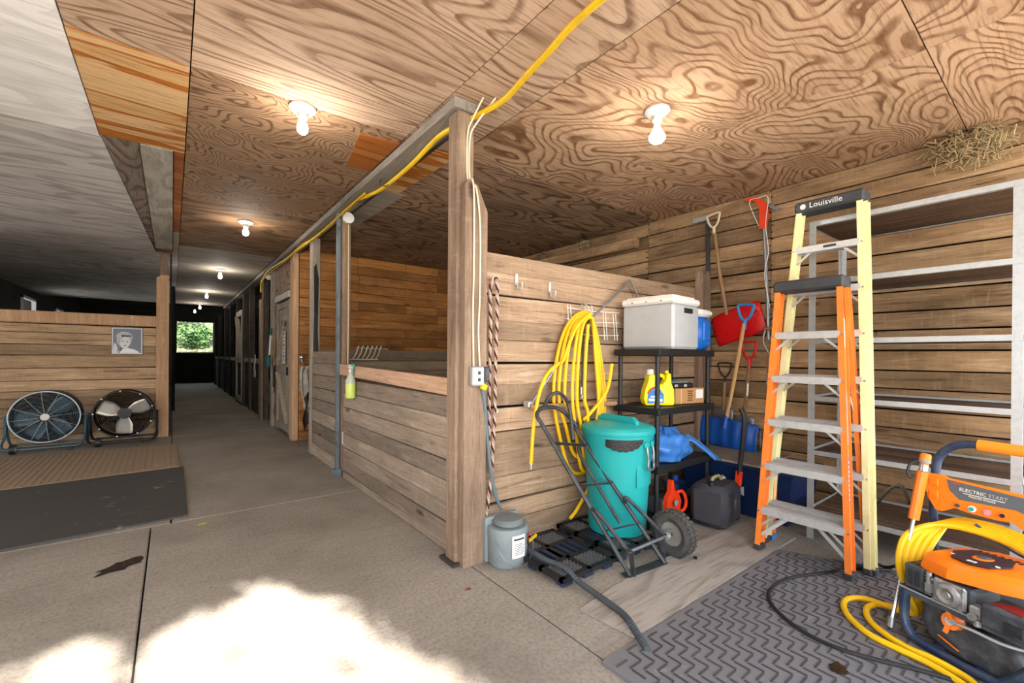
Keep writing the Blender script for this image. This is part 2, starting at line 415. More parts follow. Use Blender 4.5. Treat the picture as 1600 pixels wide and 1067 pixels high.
for x0, x1 in ((-6.3, -5.28), (-5.28, -2.85)): rect(x0, x1, 4.24, 8.5, M['ply_grey'])
sheet([(-2.85, 4.245), (-.407, 4.245), (-.3, 6.46), (-2.85, 6.46)], M['ply_grey'])
sheet([(-2.85, 6.465), (-.3, 6.465), (-.19, 8.5), (-2.85, 8.5)], M['ply_grey'])
for y0, y1 in ((8.5, 10.9), (10.9, 13.3), (13.3, 15.7), (15.7, 17.0)): rect(-2.85, .07, y0, y1, M['ply_grey'])
rect(1.42, 4.45, 7.05, 17.0, M['ply_strip'])
# orange patch let in beside the beam
b = MB(); b.prism([(1.02, 3.06), (1.29, 3.02), (1.29, 3.62), (1.1, 3.62)], .008, Matrix.Translation((0, 0, H-.007))); b.build('plywood_patch', M['orange_ply'], ceil, smooth=0)
b = MB(); b.prism([(1.42, 2.96), (1.72, 2.93), (1.68, 3.95), (1.42, 3.95)], .008, Matrix.Translation((0, 0, H-.007))); b.build('plywood_patch', M['banded'], ceil, smooth=0)
b = MB(); b.prism([(1.42, 3.97), (1.75, 3.96), (1.72, 5.3), (1.42, 5.3)], .006, Matrix.Translation((0, 0, H-.005))); b.build('plywood_patch', M['ply_pale'], ceil, smooth=0)
# far part of the roof, in a near-black colour
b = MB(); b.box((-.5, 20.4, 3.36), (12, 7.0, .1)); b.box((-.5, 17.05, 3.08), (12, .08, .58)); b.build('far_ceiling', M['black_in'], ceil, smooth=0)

# ---------------------------------------------------------------- right wall
wr = setting('wall_right', (4.3, 0, 0))
XR = 4.285
planks_y(wr, -.7, 7.0, XR, .03, rows(0, H, .1463, .008), M['plank_y'], (1.73, 3.03, 5.4), gap=.008, rnd=.008, rough=.008)
b = MB(); b.box((4.4, 11.6, 1.5), (.12, 24.6, 3.2)); b.build('wall_backing', M['black_in'], wr, smooth=0)  # dark sheet added behind the planks to keep light from leaking in
for yj in (1.73, 3.03):
    m_ = MB()
    for k in range(44):
        z = .1+k*.062+random.uniform(-.01, .01); m_.add([(XR-.0015, yj+s*random.uniform(.012, .04), z), (XR-.0015, yj, z+.008), (XR-.0015, yj, z-.008)] if (s := random.choice((-1, 1))) else [], [(0, 1, 2)])
    tag(m_.build('joint_gouges', plain('gouge', '2a170c', .9), wr, smooth=0), kind='stuff')
# far wall of the first stall (side of the feed room)
wf = setting('wall_feed_room', (2.8, 6.95, 0))
planks_x(wf, 1.46, 4.3, 6.95, .03, rows(0, H, .14, .006), M['plank_feed'], (2.3, 3.1, 3.7), gap=.005, rnd=.006)
b = MB(); b.box((2.9, 7.05, 1.4), (2.85, .1, 2.78)); b.build('wall_backing', M['black_in'], wf, smooth=0)  # dark sheet added behind these planks against light leaks
# left outer wall, end wall, outer wall behind the left stalls
wl = setting('wall_left', (-6.3, 5, 0))
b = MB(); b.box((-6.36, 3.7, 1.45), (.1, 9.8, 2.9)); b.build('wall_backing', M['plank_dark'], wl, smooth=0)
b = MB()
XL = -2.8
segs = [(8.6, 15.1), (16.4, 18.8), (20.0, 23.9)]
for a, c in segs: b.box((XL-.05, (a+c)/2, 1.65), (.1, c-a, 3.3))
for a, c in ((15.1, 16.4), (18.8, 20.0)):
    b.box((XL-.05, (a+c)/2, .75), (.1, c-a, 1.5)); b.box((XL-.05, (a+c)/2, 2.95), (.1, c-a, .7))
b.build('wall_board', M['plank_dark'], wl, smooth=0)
for n_, (a, c) in enumerate(((15.1, 16.4), (18.8, 20.0)), 1):
    w = setting('window_%d' % n_, (XL, (a+c)/2, 1.5)); f = MB()
    for q in (a+.03, c-.03): f.box((XL, q, 2.05), (.08, .06, 1.1))
    for q in (1.53, 2.57): f.box((XL, (a+c)/2, q), (.08, c-a, .06))
    f.build('window_frame', plain('window_frame_paint%d' % n_, 'b9c0c4', .6), w, smooth=0)
we = setting('wall_end', (.8, 23.5, 0)); b = MB()
b.box((-3.1, 23.56, 1.65), (6.5, .1, 3.3)); b.box((3.0, 23.56, 1.65), (3.1, .1, 3.3)); b.box((.8, 23.56, 2.98), (1.3, .1, .72)); b.build('wall_board', M['plank_darkx'], we, smooth=0)
tr = setting('trim_1', (1.45, 23.45, 0)); b = MB(); b.box((1.44, 23.48, 1.3), (.05, .06, 2.6)); b.box((.8, 23.48, 1.32), (1.24, .05, .03)); b.build('trim_strip', plain('pale_trim', '9a968c', .7), tr, smooth=0)
dd = setting('door_1', (.8, 23.5, 0)); 
for k in range(5): piece('door_board', .13+k*.27, .13+(k+1)*.27+.001, 23.45, 23.49, .0, 1.3, M['post_black'], dd)

# ---------------------------------------------------------------- outdoors: ground in front, bank with shrubs behind
t = NT('gravel'); v = t.coords((1, 1, 1), rnd=False); n = t.noise(v, 9, 8, .7); t.bump(n, .6, .02)
M['gravel'] = t.fin(t.ramp(n, [(.35, lin('a59b8c')), (.6, lin('cfc6b8'))]), .9)
t = NT('grass_bank'); v = t.coords((1, 1, 1), rnd=False); n = t.noise(v, 6, 7, .7); t.bump(n, .8, .05)
M['grass'] = t.fin(t.ramp(n, [(.35, lin('26371a')), (.5, lin('4c5a36')), (.58, lin('7d7060'))]), .9)
g = setting('ground_yard', (0, -20, -.08)); b = MB(); b.box((0, -15.75, -.1), (60, 30, .1)); b.build('yard_gravel', M['gravel'], g, smooth=0)
g = setting('ground_bank', (0, 30, 0)); b = MB()
b.grid(lambda u, v: (-9+20*u, 24.2+9*v, -.1+4.6*v**1.1+.15*sin(9*u+5*v)), 24, 14); b.build('grass_slope', M['grass'], g)
t = NT('leaf'); t.coords(); hs = t.ramp(t.noise(t.coords((1, 1, 1), rnd=False), 3, 4), [(.35, lin('142a10')), (.5, lin('2c4e1c')), (.65, lin('5f8040'))])
M['leaf'] = t.fin(hs, .6); t.b.inputs['Transmission Weight'].default_value = 0
def leaves(b, c, r, n, s, rng):
    for _ in range(n):
        d = V((rng.gauss(0, 1), rng.gauss(0, 1), rng.gauss(0, 1))).normalized()*rng.random()**.4
        p = V(c)+V((d.x*r[0], d.y*r[1], d.z*r[2])); u = V((rng.gauss(0, 1), rng.gauss(0, 1), rng.gauss(0, .6))).normalized(); w = u.orthogonal().normalized()
        w = (Quaternion(u, rng.random()*6.28) @ w); L = s*rng.uniform(.6, 1.3)
        b.add([p-u*L, p+w*L*.45, p+u*L, p-w*L*.45], [(0, 1, 2, 3)])
rg = random.Random(3)
for i, (x, y, z, r, lb) in enumerate(((-.6, 25.6, .7, .7, 'leafy shrub at the left of the far doorway'), (2.4, 25.9, 1.0, .8, 'leafy shrub at the right of the far doorway'), (.9, 27.6, 1.9, .8, 'bright green shrub up the bank beyond the far doorway'), (.2, 29.5, 3.3, 1.1, 'tallest shrub at the top of the bank beyond the far doorway'))):
    s = thing('shrub', lb, 'shrub', (x, y, z-.55)); b = MB(); leaves(b, (x, y, z+.25), (r*1.25, r*.7, r*.75), 900, .10, rg)
    tag(b.build('foliage', M['leaf'], s, smooth=0), kind='stuff'); b = MB()
    for k in range(5): b.tube([(x, y, z-.55), (x+rg.uniform(-.3, .3), y+rg.uniform(-.2, .2), z+.1)], [.03, .012], 6)
    b.build('stem', M['post_dark'], s)
# ================================================================ partitions, posts, beam
def backed(parent, c, d, name='backing_board'):
    b = MB(); b.box(c, d); return b.build(name, M['black_in'], parent, smooth=0)  # dark board added out of sight behind planks, stops light leaking through
# planked partition across the bay (hose wall)
t_ = thing('stall_partition', 'tall rough plank partition behind the yellow hose and teal bin', 'partition', (2.9, 2.33, 0))
zs = [0, .045, .183, .305, .467, .625, .771, .92, 1.062, 1.203, 1.348, 1.481, 1.642, 1.783, 1.915]
planks_x(t_, 1.52, 4.27, 2.28, .045, zs, M['plank_x'], (), gap=.006, rnd=.006, rough=.02)
backed(t_, (2.9, 2.332, .95), (2.7, .01, 1.86))
b = MB()
for x in (3.98, 4.12): 
    b.prism([(x, 0), (x+.075, 0), (x+.075, 2.02), (x+.03, 2.1), (x, 2.06)], .04, frame((0, 2.279 if x < 4 else 2.279, 0), (1, 0, 0), (0, 0, 1)))
b.build('batten', M['post'], t_, smooth=0)
# stall front between the two big posts
t_ = thing('stall_boarding', 'grey-brown planked stall front below the fresh pale rail', 'stall front', (1.41, 3.5, 0))
zs = [.0, .066, .188, .31, .453, .584, .719, .863, .998]
planks_y(t_, 2.40, 4.62, 1.385, .04, zs, M['plank_front'], (), gap=.006, rnd=.005, rough=.012)
o = piece('rail', 1.365, 1.405, 2.40, 4.72, 0, .108, M['board_new'], t_)
o.rotation_euler = (0, 0, 0)
for v_ in o.data.vertices: v_.co.z += 1.0+ .047*((v_.co.y+3.5)-2.4)/2.32
# second stall front and door between posts two and four
t_ = thing('stall_boarding', 'short planked stall front between the banded post and the cabled post', 'stall front', (1.41, 5.35, 0))
planks_y(t_, 4.80, 5.90, 1.385, .04, rows(0, 1.29, .145), M['plank_front'], (), gap=.006, rnd=.006)
t_ = thing('stall_divider', 'low grey plank divider across the first stall, wire rack over its top', 'partition', (2.8, 6.0, 0))
planks_x(t_, 1.47, 4.27, 5.98, .04, rows(0, 1.32, .147), M['plank_div'], (), gap=.006, rnd=.005)
# fan wall
t_ = thing('stall_partition', 'tan plank partition behind the two drum fans with the portrait', 'partition', (-1.5, 8.55, 0))
zs = [0, .13, .27, .4, .52, .64, .734, .874, 1.04, 1.215, 1.364, 1.521, 1.64]
planks_x(t_, -2.8, -.17, 8.5, .04, zs, M['plank_fan'], (), gap=.006, rnd=.008, rough=.02)
backed(t_, (-1.5, 8.55, .85), (2.6, .01, 1.6))
b = MB(); b.box((-1.49, 8.50, 1.725), (2.64, .09, .16), None, .012); b.build('cap_timber', M['post_new'], t_, smooth=0)
t_ = thing('stall_partition', 'dark plank partition along the left of the aisle', 'partition', (-.04, 16, 0))
planks_y(t_, 8.7, 23.4, -.06, .04, rows(0, 1.35, .15), M['plank_dark'], (12.2, 15.7, 19.3), side=1, rnd=.006)

def post(name, label, x0, x1, y0, y1, mat, z1=H-.06, group=None):
    t = thing(name, label, 'post', ((x0+x1)/2, (y0+y1)/2, 0), group); piece('timber', x0, x1, y0, y1, 0, z1, mat, t, .008); return t
# post one with sister board
p1 = thing('timber_post', 'thick weathered post with a chamfered sister board and white cables', 'post', (1.42, 2.29, 0))
piece('timber', 1.335, 1.45, 2.27, 2.39, 0, H-.06, M['post'], p1, .01)
b = MB(); b.prism([(1.355, 0), (1.512, 0), (1.512, 2.12), (1.44, 2.27), (1.375, 2.29), (1.355, 2.26)], .056, frame((0, 2.268, 0), (1, 0, 0), (0, 0, 1)))
b.build('sister_board', M['post'], p1, smooth=0)
b = MB(); b.box((1.39, 2.33, .012), (.16, .17, .02)); b.build('steel_shoe', plain('rusty_shoe', '4a433c', .8, .5), p1, smooth=0)
post('timber_post', 'narrow fresh-faced post with cable and white outlet', 1.39, 1.475, 4.68, 4.78, M['post'])
t_ = thing('conduit_strip', 'blue-grey metal channel running up beside the cabled post', 'strip', (1.35, 4.72, 0)); b = MB()
b.box((1.352, 4.70, 1.36), (.028, .05, 2.7)); b.box((1.345, 4.68, .04), (.07, .07, .08)); b.build('channel', plain('blue_channel', '6d7b82', .6, .3, grime=.6), t_, smooth=0)
post('timber_post', 'grey post with black worn bands beside the hanging straps', 1.38, 1.48, 5.90, 6.02, M['post_grey'])
pp = [o for o in COL.objects if o.name.startswith('timber_post')][-1]
M['rub'] = wood('rubbed_black', 'z', '1d1b1b', '3a3938', '6b6560', .5, '141313', knots=False)
for z, h in ((1.25, 2.3),): b = MB(); b.prism([(-.032, -h/2), (.03, -h/2+.1), (.022, -.4), (.034, 0), (.02, .3), (.03, h/2-.2), (.0, h/2), (-.03, h/2-.05), (-.022, .5), (-.034, 0), (-.02, -.5)], .003, frame((1.432, 5.8975, z), (1, 0, 0), (0, 0, 1))); tag(b.build('rubbed_band', M['rub'], pp, smooth=0), 'black rubbed band on the post')
post('door_post', 'light brown corner post right of the feed room door', 1.37, 1.455, 6.96, 7.14, M['post_new'])
post('door_post', 'pale corner post left of the feed room door by the blue scoop', 1.36, 1.46, 8.55, 8.72, M['post_grey'])
t_ = thing('feed_room_wall', 'planked end of the feed room beside its old door', 'wall panel', (1.41, 8.4, 0))
planks_y(t_, 8.22, 8.54, 1.40, .03, rows(0, H-.06, .2), M['plank_front'], (), rnd=.006)
piece('header_panel', 1.40, 1.43, 7.15, 8.22, 2.24, H-.06, M['ply_stall'], t_)
t_ = thing('timber_post', 'broad brown plank-faced post with the dark strap hooks', 'post', (1.43, 10.0, 0))
piece('timber', 1.37, 1.47, 9.55, 9.72, 0, H-.06, M['post_dark'], t_); piece('facing_plank', 1.33, 1.37, 9.5, 9.78, 0, 2.3, M['post'], t_)
for i, y in enumerate((11.4, 12.5, 13.9, 15.6, 17.3, 19.6, 21.6)):
    lb = ['nearest dark post of the dark stalls on the right', 'dark post just before the braced sliding door', 'dark post just beyond the braced sliding door', 'fourth dark post along the right of the aisle', 'fifth dark post along the right of the aisle', 'sixth dark post along the right of the aisle', 'farthest dark post by the end doorway'][i]
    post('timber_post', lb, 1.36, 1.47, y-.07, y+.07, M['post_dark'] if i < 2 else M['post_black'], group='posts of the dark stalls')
for i, y in enumerate((12.2, 15.7, 19.3, 22.9)):
    post('timber_post', ['nearest', 'second', 'third', 'farthest'][i]+' dark post along the left of the aisle', -.04, .05, y-.06, y+.06, M['post_black'], group='posts on the left of the aisle')
for k, (a, c) in enumerate(((9.8, 11.3), (11.5, 12.4), (14.0, 15.5), (15.7, 17.2), (17.4, 19.5), (19.7, 21.5))):
    t_ = thing('stall_boarding', ['nearest', 'second', 'third', 'fourth', 'fifth', 'farthest'][k]+' dark planked stall front on the right of the aisle', 'stall front', (1.42, (a+c)/2, 0), 'dark stall fronts')
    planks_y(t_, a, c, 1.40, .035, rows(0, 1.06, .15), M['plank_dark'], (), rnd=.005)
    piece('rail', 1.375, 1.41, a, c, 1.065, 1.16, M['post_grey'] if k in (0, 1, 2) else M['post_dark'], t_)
t_ = thing('sliding_door', 'tall sliding stall door with a diagonal brace, right of the aisle', 'door', (1.36, 13.2, 0))
for y in (12.62, 13.74): piece('stile', 1.34, 1.38, y-.07, y+.07, .05, 2.35, M['post_grey'], t_)
for z in (.12, 1.1, 2.28): piece('door_rail', 1.34, 1.38, 12.69, 13.67, z-.07, z+.07, M['post_grey'], t_)
b = MB(); b.beam((1.35, 12.7, 1.15), (1.35, 13.66, 2.22), .03, .1, (1, 0, 0)); b.build('brace', M['post_grey'], t_, smooth=0)
for k in range(7): piece('door_board', 1.385, 1.40, 12.6+k*.17, 12.6+(k+1)*.17-.005, .06, 1.1, M['plank_dark'], t_)
# left of aisle: fresh post at the fan wall
p = thing('timber_post', 'fresh pine post at the right end of the fan wall', 'post', (-.11, 8.52, 0))
b = MB(); b.prism([(-.19, 0), (-.04, 0), (-.04, 2.43), (-.13, 2.43), (-.19, 2.38)], .05, frame((0, 8.49, 0), (1, 0, 0), (0, 0, 1))); b.build('facing_board', M['post_new'], p, smooth=0)
piece('timber', -.15, -.05, 8.49, 8.6, 0, H-.03, M['post'], p)
b = MB(); b.box((-.02, 8.56, 1.4), (.02, .12, 2.74)); b.build('edge_strip', M['post_black'], p, smooth=0)
# beam along the stall fronts
t_ = thing('ceiling_beam', 'long grey beam under the ceiling along the stall fronts', 'beam', (1.38, 9.0, H-.08))
b = MB(); b.box((1.375, 9.6, H-.035), (.15, 14.7, .06), None, .005); b.build('timber', M['beam'], t_, smooth=0)
b = MB(); b.beam((1.47, 2.4, H-.028), (1.47, 17.0, H-.028), .05, .05, bev=.006); b.build('side_batten', M['post_dark'], t_, smooth=0)

# ---------------------------------------------------------------- feed room door
M['white_grey'] = plain('worn_white_paint', 'b9b4ac', .7, grime=.5, gc='6a6258', gs=9)
t_ = thing('feed_room_door', 'weathered grey Z-braced feed room door with a pinned notice', 'door', (1.385, 7.7, 0))
for k in range(6): piece('door_board', 1.395, 1.415, 7.2+k*.168, 7.2+(k+1)*.168-.006, .05, 2.08, M['post_grey'], t_)
for y in (7.23, 8.17): piece('stile', 1.372, 1.395, y-.045, y+.045, .05, 2.08, M['post_grey'], t_)
for z in (.12, 1.02, 2.02): piece('door_rail', 1.372, 1.395, 7.28, 8.12, z-.05, z+.05, M['post_grey'], t_)
b = MB(); b.beam((1.384, 7.3, .2), (1.384, 8.1, .95), .02, .09, (1, 0, 0)); b.beam((1.384, 7.3, 1.95), (1.384, 8.1, 1.1), .02, .09, (1, 0, 0)); b.build('brace', M['post_grey'], t_, smooth=0)
piece('head_trim', 1.35, 1.39, 7.15, 8.24, 2.1, 2.2, M['white_grey'], t_)
b = MB(); b.box((1.36, 7.26, 1.0), (.02, .03, .12)); b.build('latch', M['post_black'], t_, smooth=0)
nt = thing('notice', 'white printed notice pinned to the feed room door', 'sign', (1.368, 7.55, 1.14))
b = MB(); b.box((1.368, 7.55, 1.36), (.004, .2, .5)); b.build('sheet', plain('notice_paper', 'd6d2ca', .8), nt, smooth=0)
b = MB()
for k in range(8): b.box((1.3655, 7.55, 1.57-k*.058), (.001, .14-.02*(k % 3), .024 if k % 3 else .04))
b.build('print', plain('notice_ink', '8d8580', .8), nt, smooth=0)
hd = thing('door_sign', 'dark green plate above the notice on the feed room door', 'sign', (1.368, 7.55, 1.68)); b = MB(); b.box((1.367, 7.6, 1.73), (.012, .3, .1), None, .003); b.build('plate', plain('green_plate', '35504a', .6), hd, smooth=0)

# ---------------------------------------------------------------- the lamps
M['bulb'] = emit('glowing_bulb', (1.0, .93, .82), 14.0)
M['bulb2'] = emit('glowing_reflector_bulb', (1.0, .93, .82), 9.0)
M['porcelain'] = plain('white_porcelain', 'dcdad4', .35)
def lamp(x, y, label, w, drop=0.0, refl=False, z=H):
    t = thing('bulb_holder', label, 'lamp', (x, y, z-.03), 'bare bulbs on the ceiling')
    b = MB()
    b.lathe([(.075, z), (.078, z-.012), (.06, z-.03), (.03, z-.036), (.024, z-.06), (.03, z-.066)][::-1], (x, y, 0), 20); b.build('holder', M['porcelain'], t)
    b = MB()
    if refl: pr = [(.014, -.06), (.018, -.10), (.03, -.13), (.048, -.16), (.05, -.178), (.035, -.196), (.0001, -.204)]
    else: pr = [(.014, -.06), (.016, -.078), (.026, -.10), (.033, -.125), (.03, -.148), (.018, -.162), (.0001, -.167)]
    b.lathe([(r, z+q-drop) for r, q in pr][::-1], (x, y, 0), 18); b.build('bulb', M['bulb2' if refl else 'bulb'], t)
    if drop: b = MB(); b.cyl((x, y, z-.06), (x, y, z-.06-drop), .012, n=8); b.build('stem', M['black_in'], t)
    d = bpy.data.lights.new('bulb_light', 'POINT'); d.energy = w; d.color = (1.0, .92, .80); d.shadow_soft_size = .04
    l = bpy.data.objects.new('bulb_light', d); COL.objects.link(l); l.parent = t; l.location = (0, 0, (-.25 if refl else -.21)-drop+.03)
lamp(.632, 2.96, 'lit bulb nearest the camera over the aisle', BULB_W)
lamp(2.369, 1.617, 'lit reflector bulb over the tool bay', BULB_W, refl=True)
lamp(.664, 5.906, 'second lit bulb down the aisle', BULB_W)
lamp(.68, 9.55, 'third lit bulb down the aisle', BULB_W)
lamp(.66, 13.1, 'fourth lit bulb down the aisle', BULB_W)
lamp(.66, 16.4, 'fifth lit bulb down the aisle', BULB_W*.8)
lamp(.62, 19.0, 'last and lowest lit bulb before the end doorway', BULB_W*.8, drop=.45, z=3.3)
t_ = thing('ceiling_fan', 'small dark ceiling fan beside the last aisle bulbs', 'fan', (.35, 17.6, 2.9)); b = MB(); b.cyl((.35, 17.6, 3.3), (.35, 17.6, 2.9), .02); b.lathe([(.0001, 2.82), (.08, 2.84), (.09, 2.92), (.03, 2.96)], (.35, 17.6, 0), 14); b.build('motor', M['black_in'], t_)
for k in range(4):
    a = .4+k*pi/2; b = MB(); b.beam((.35+.09*cos(a), 17.6+.09*sin(a), 2.9), (.35+.5*cos(a), 17.6+.5*sin(a), 2.88), .11, .012); b.build('blade', M['post_black'], t_, smooth=0)

# ---------------------------------------------------------------- tree behind the camera (dapples the sun)
tree = thing('shade_tree', 'leafy tree in the yard outside the barn front', 'tree', (-5.5, -9.5, -.05))
b = MB(); b.tube([(-5.5, -9.5, -.05), (-5.4, -9.4, 2), (-4.8, -8.9, 4.5), (-3.5, -8.2, 6.2)], [.28, .22, .16, .1], 10); b.tube([(-4.8, -8.9, 4.5), (-1, -7.9, 6.4), (3.5, -7.6, 6.8)], [.14, .09, .04], 8); b.build('trunk', M['post'], tree)
# leaves: a crown above the yard; the gaps in it let the low sun reach the floor just inside the door
def inside(p, poly):
    c = False; n = len(poly)
    for i in range(n):
        (x1, y1), (x2, y2) = poly[i], poly[i-1]
        if (y1 > p[1]) != (y2 > p[1]) and p[0] < (x2-x1)*(p[1]-y1)/(y2-y1)+x1: c = not c
    return c
GAP = [[(-.11, .2), (-.13, 2.12), (-.09, 2.44), (-.04, 2.5), (.03, 2.56), (.16, 2.55), (.25, 2.62), (.34, 2.72), (.48, 2.66), (.58, 2.4), (.72, 2.12), (.74, 1.95), (.65, 1.91), (.77, 1.79), (.87, 1.57), (.92, 1.3), (.95, .2)], [(-.9, .2), (-.5, 2.3), (-.44, 2.62), (-.34, 2.66), (-.3, 2.71), (-.24, 2.56), (-.2, 2.49), (-.17, 2.13), (-.16, .2)]]
rt = random.Random(11); b = MB(); eu = SUN_DIR.orthogonal().normalized(); ev = SUN_DIR.cross(eu)
for _ in range(18000):
    fx, fy = rt.uniform(-1.15, 4.8), rt.uniform(-.9, 3.6)
    hole = any(inside((fx, fy), g) for g in GAP); L = rt.uniform(.045, .1)
    if hole and rt.random() > .004: continue
    near = any(inside((fx+dx, fy+dy), g) for g in GAP for dx, dy in ((.12, 0), (-.12, 0), (0, .1), (0, -.14)))
    if near: L *= .5
    if near and rt.random() < .35: continue
    p = V((fx, fy, 0)) + SUN_DIR*rt.uniform(8.6, 10.4)
    a = rt.random()*6.28; u = eu*cos(a)+ev*sin(a)+SUN_DIR*rt.uniform(-.5, .5); w = SUN_DIR.cross(u).normalized()
    b.add([p-u*L*1.2, p+w*L*.7, p+u*L*1.2, p-w*L*.7], [(0, 1, 2, 3)])
tag(b.build('foliage', M['leaf'], tree, smooth=0), kind='stuff')
# ================================================================ materials for the things
M['hose'] = plain('yellow_hose', 'e8b90f', .45, grime=.25, gc='8a6a14')
M['hose_air'] = plain('yellow_air_line', 'dfb614', .5, grime=.3, gc='7a5c18')
M['alu'] = plain('aluminium', 'c9cacb', .45, .55, grime=.3, gc='7c7870', gs=12)
M['fib_o'] = plain('orange_fibreglass', 'ee8030', .5, grime=.3, gc='9c4a1c', gs=9)
M['fib_y'] = plain('pale_yellow_fibreglass', 'e4deaa', .5, grime=.3, gc='9c9250', gs=9)
M['fib_y2'] = plain('bright_yellow_fibreglass', 'd2c94a', .5, grime=.2, gc='8c8420')
M['cap_blk'] = plain('black_ladder_cap', '33363b', .55, grime=.2, gc='6b6b6b')
M['blk'] = plain('black_plastic', '1c1d20', .45)
M['blk_met'] = plain('black_painted_steel', '34373b', .42, .3, grime=.35, gc='6e6d6b', gs=20)
M['teal'] = plain('teal_plastic', '1b9a9b', .4, grime=.1, gc='0f5f5c')
M['galv'] = plain('galvanised_steel', 'b9bdc0', .45, .5, grime=.3, gc='7f8284', gs=25)
M['shelf_wood'] = wood('shelf_board_brown', 'y', '3a2a1e', '5a4332', '765c48', .4, '1c130d')
M['red'] = plain('red_plastic', 'cf1018', .28, grime=.08, gc='6a0a0c')
M['blue'] = plain('blue_plastic', '1450a6', .3, grime=.12, gc='0b2a5c')
M['blue_l'] = plain('light_blue_plastic', '2f7fc4', .35)
M['navy'] = plain('navy_plastic', '10264f', .4)
M['ash'] = wood('pale_ash_handle', 'z', 'b98e58', 'd3ab74', 'e0bd8c', .15, '8a6338', vary=.1, knots=False, saw=False)
M['ash_old'] = wood('worn_handle', 'z', '6e5237', '9c7c5a', 'b69773', .4, '463322', vary=.15, knots=False, saw=False)
M['bone'] = plain('cream_plastic', 'd8cdb4', .5)
M['steel'] = plain('worn_steel', '8d9094', .4, .8, grime=.4, gc='4f4a45', gs=15)
M['chrome'] = plain('bright_steel', 'c4c7c9', .25, .9)
M['orange'] = plain('orange_plastic', 'f07a14', .32, grime=.1, gc='9a4308')
M['red_or'] = plain('orange_red_plastic', 'e8401a', .35, grime=.15, gc='7a1e0c')
M['cardb'] = plain('cardboard', 'b58a5a', .85, grime=.2, gc='8a6440')
M['white'] = plain('white_plastic', 'dddcd8', .45, grime=.15, gc='9a968e')
M['paper'] = plain('label_paper', 'e2e1dc', .7)
M['ink'] = plain('dark_print', '34353a', .7)
M['grey_pl'] = plain('grey_plastic', '7f8a8d', .5, grime=.3, gc='4c5254')
M['dkgrey'] = plain('dark_grey_plastic', '3c4148', .5, grime=.35, gc='6a6d70', gs=15)
M['tyre'] = plain('tyre_rubber', '3f3e3d', .85, grime=.5, gc='6b6660', gs=14, bump=.3)
M['silver'] = plain('cast_aluminium', 'a3a4a2', .45, .7, grime=.5, gc='3c3a38', gs=30)

# ---------------------------------------------------------------- boards and mats on the floor
t_ = thing('rubber_mat', 'large grey rubber mat with raised herringbone bars under the ladders', 'mat', (2.6, .3, 0))
MATP = [(1.39, -.67), (3.46, -.67), (3.40, .58), (3.12, 1.19), (1.39, 1.185)]
b = MB(); b.prism(MATP, .012, Matrix.Translation((0, 0, .001))); b.build('mat_sheet', M['rubber_mat'], t_, smooth=0)
b = MB(); s_ = .037
for i in range(-2, 80):
    for j in range(-2, 60):
        k = (i+j) % 4; x = 1.41+i*s_; y = -.65+j*s_
        if k == 0: c, d = (x+s_*.9, y, .0145), (s_*1.7, .0075, .0045)
        elif k == 2: c, d = (x, y+s_*.9, .0145), (.0075, s_*1.7, .0045)
        else: continue
        if c[0]-d[0]/2 > 1.41 and c[0]+d[0]/2 < 3.38 - .45*max(0, c[1]-.58) and c[1]-d[1]/2 > -.65 and c[1]+d[1]/2 < 1.17: b.box(c, d)
tag(b.build('raised_bar', plain('rubber_bar', '3f3d40', .7, grime=.3, gc='6f6b68', gs=4), t_, smooth=0), kind='stuff')
t_ = thing('plywood_board', 'pale weathered plywood board lying along the rubber mat', 'board', (2.5, 1.36, 0))
b = MB(); b.prism([(1.595, 1.50), (1.63, 1.205), (3.43, 1.205), (3.43, 1.60), (2.0, 1.55)], .012, Matrix.Translation((0, 0, .001))); b.build('sheet', ply('plywood_floor_board', 'x', '9c948c', '6b625a', 'aaa29a', 9, .3, '6e6256', plain=.5), t_, smooth=0)
t_ = thing('rubber_mat', 'flat black rubber mat with pale scuffs, front left', 'mat', (-1.5, 5.1, 0))
b = MB(); b.prism([(-3.1, 3.98), (.10, 4.19), (.10, 6.02), (-3.1, 5.72)], .014, Matrix.Translation((0, 0, .001))); b.build('mat_sheet', M['rubber_dark'], t_, smooth=0)
t_ = thing('rubber_mat', 'brown ribbed rubber mat in front of the two drum fans', 'mat', (-1.4, 7, 0))
b = MB(); b.prism([(-3.1, 5.76), (.07, 6.07), (.05, 7.65), (-3.1, 7.6)], .01, Matrix.Translation((0, 0, .001))); b.build('mat_sheet', M['rubber_brown'], t_, smooth=0)
b = MB()
for k in range(58): x = .03-k*.054; b.beam((x, 6.1+(x-.05)*.095, .012), (x-.02, 7.6, .012), .02, .006)
tag(b.build('rib', M['rubber_brown'], t_, smooth=0), kind='stuff')
rs = random.Random(5)
def blot(name, c, r, lb, ct, mat, th=.0012, el=1, ang=0, n=18):
    b = MB(); b.prism([(r*(1+.35*rs.uniform(-1, 1))*cos(2*pi*k/n)*el, r*(1+.35*rs.uniform(-1, 1))*sin(2*pi*k/n)) for k in range(n)], th, Matrix.Translation(c) @ Matrix.Rotation(ang, 4, 'Z')); return tag(b.build(name, mat, None, smooth=0), lb, ct)
M['wet'] = plain('dark_spill', '241a12', .25)
blot('spill_stain', (-.24, 3.44, .001), .06, 'dark wet spill on the concrete left of the joint', 'stain', M['wet'], el=2.0, ang=.6)
blot('oil_stain', (2.11, .587, .018), .03, 'small dark oil spot on the grey herringbone mat', 'stain', M['wet'], el=1.3)
b = MB(); b.prism([(0, 0), (.03, .014), (.065, .012), (.05, -.008), (.03, -.014)], .003, Matrix.Translation((.15, 3.94, .001)))
tag(b.build('fallen_leaf', plain('yellow_leaf', 'b5b021', .7), None, smooth=0), 'small yellow green leaf lying on the concrete aisle', 'leaf')
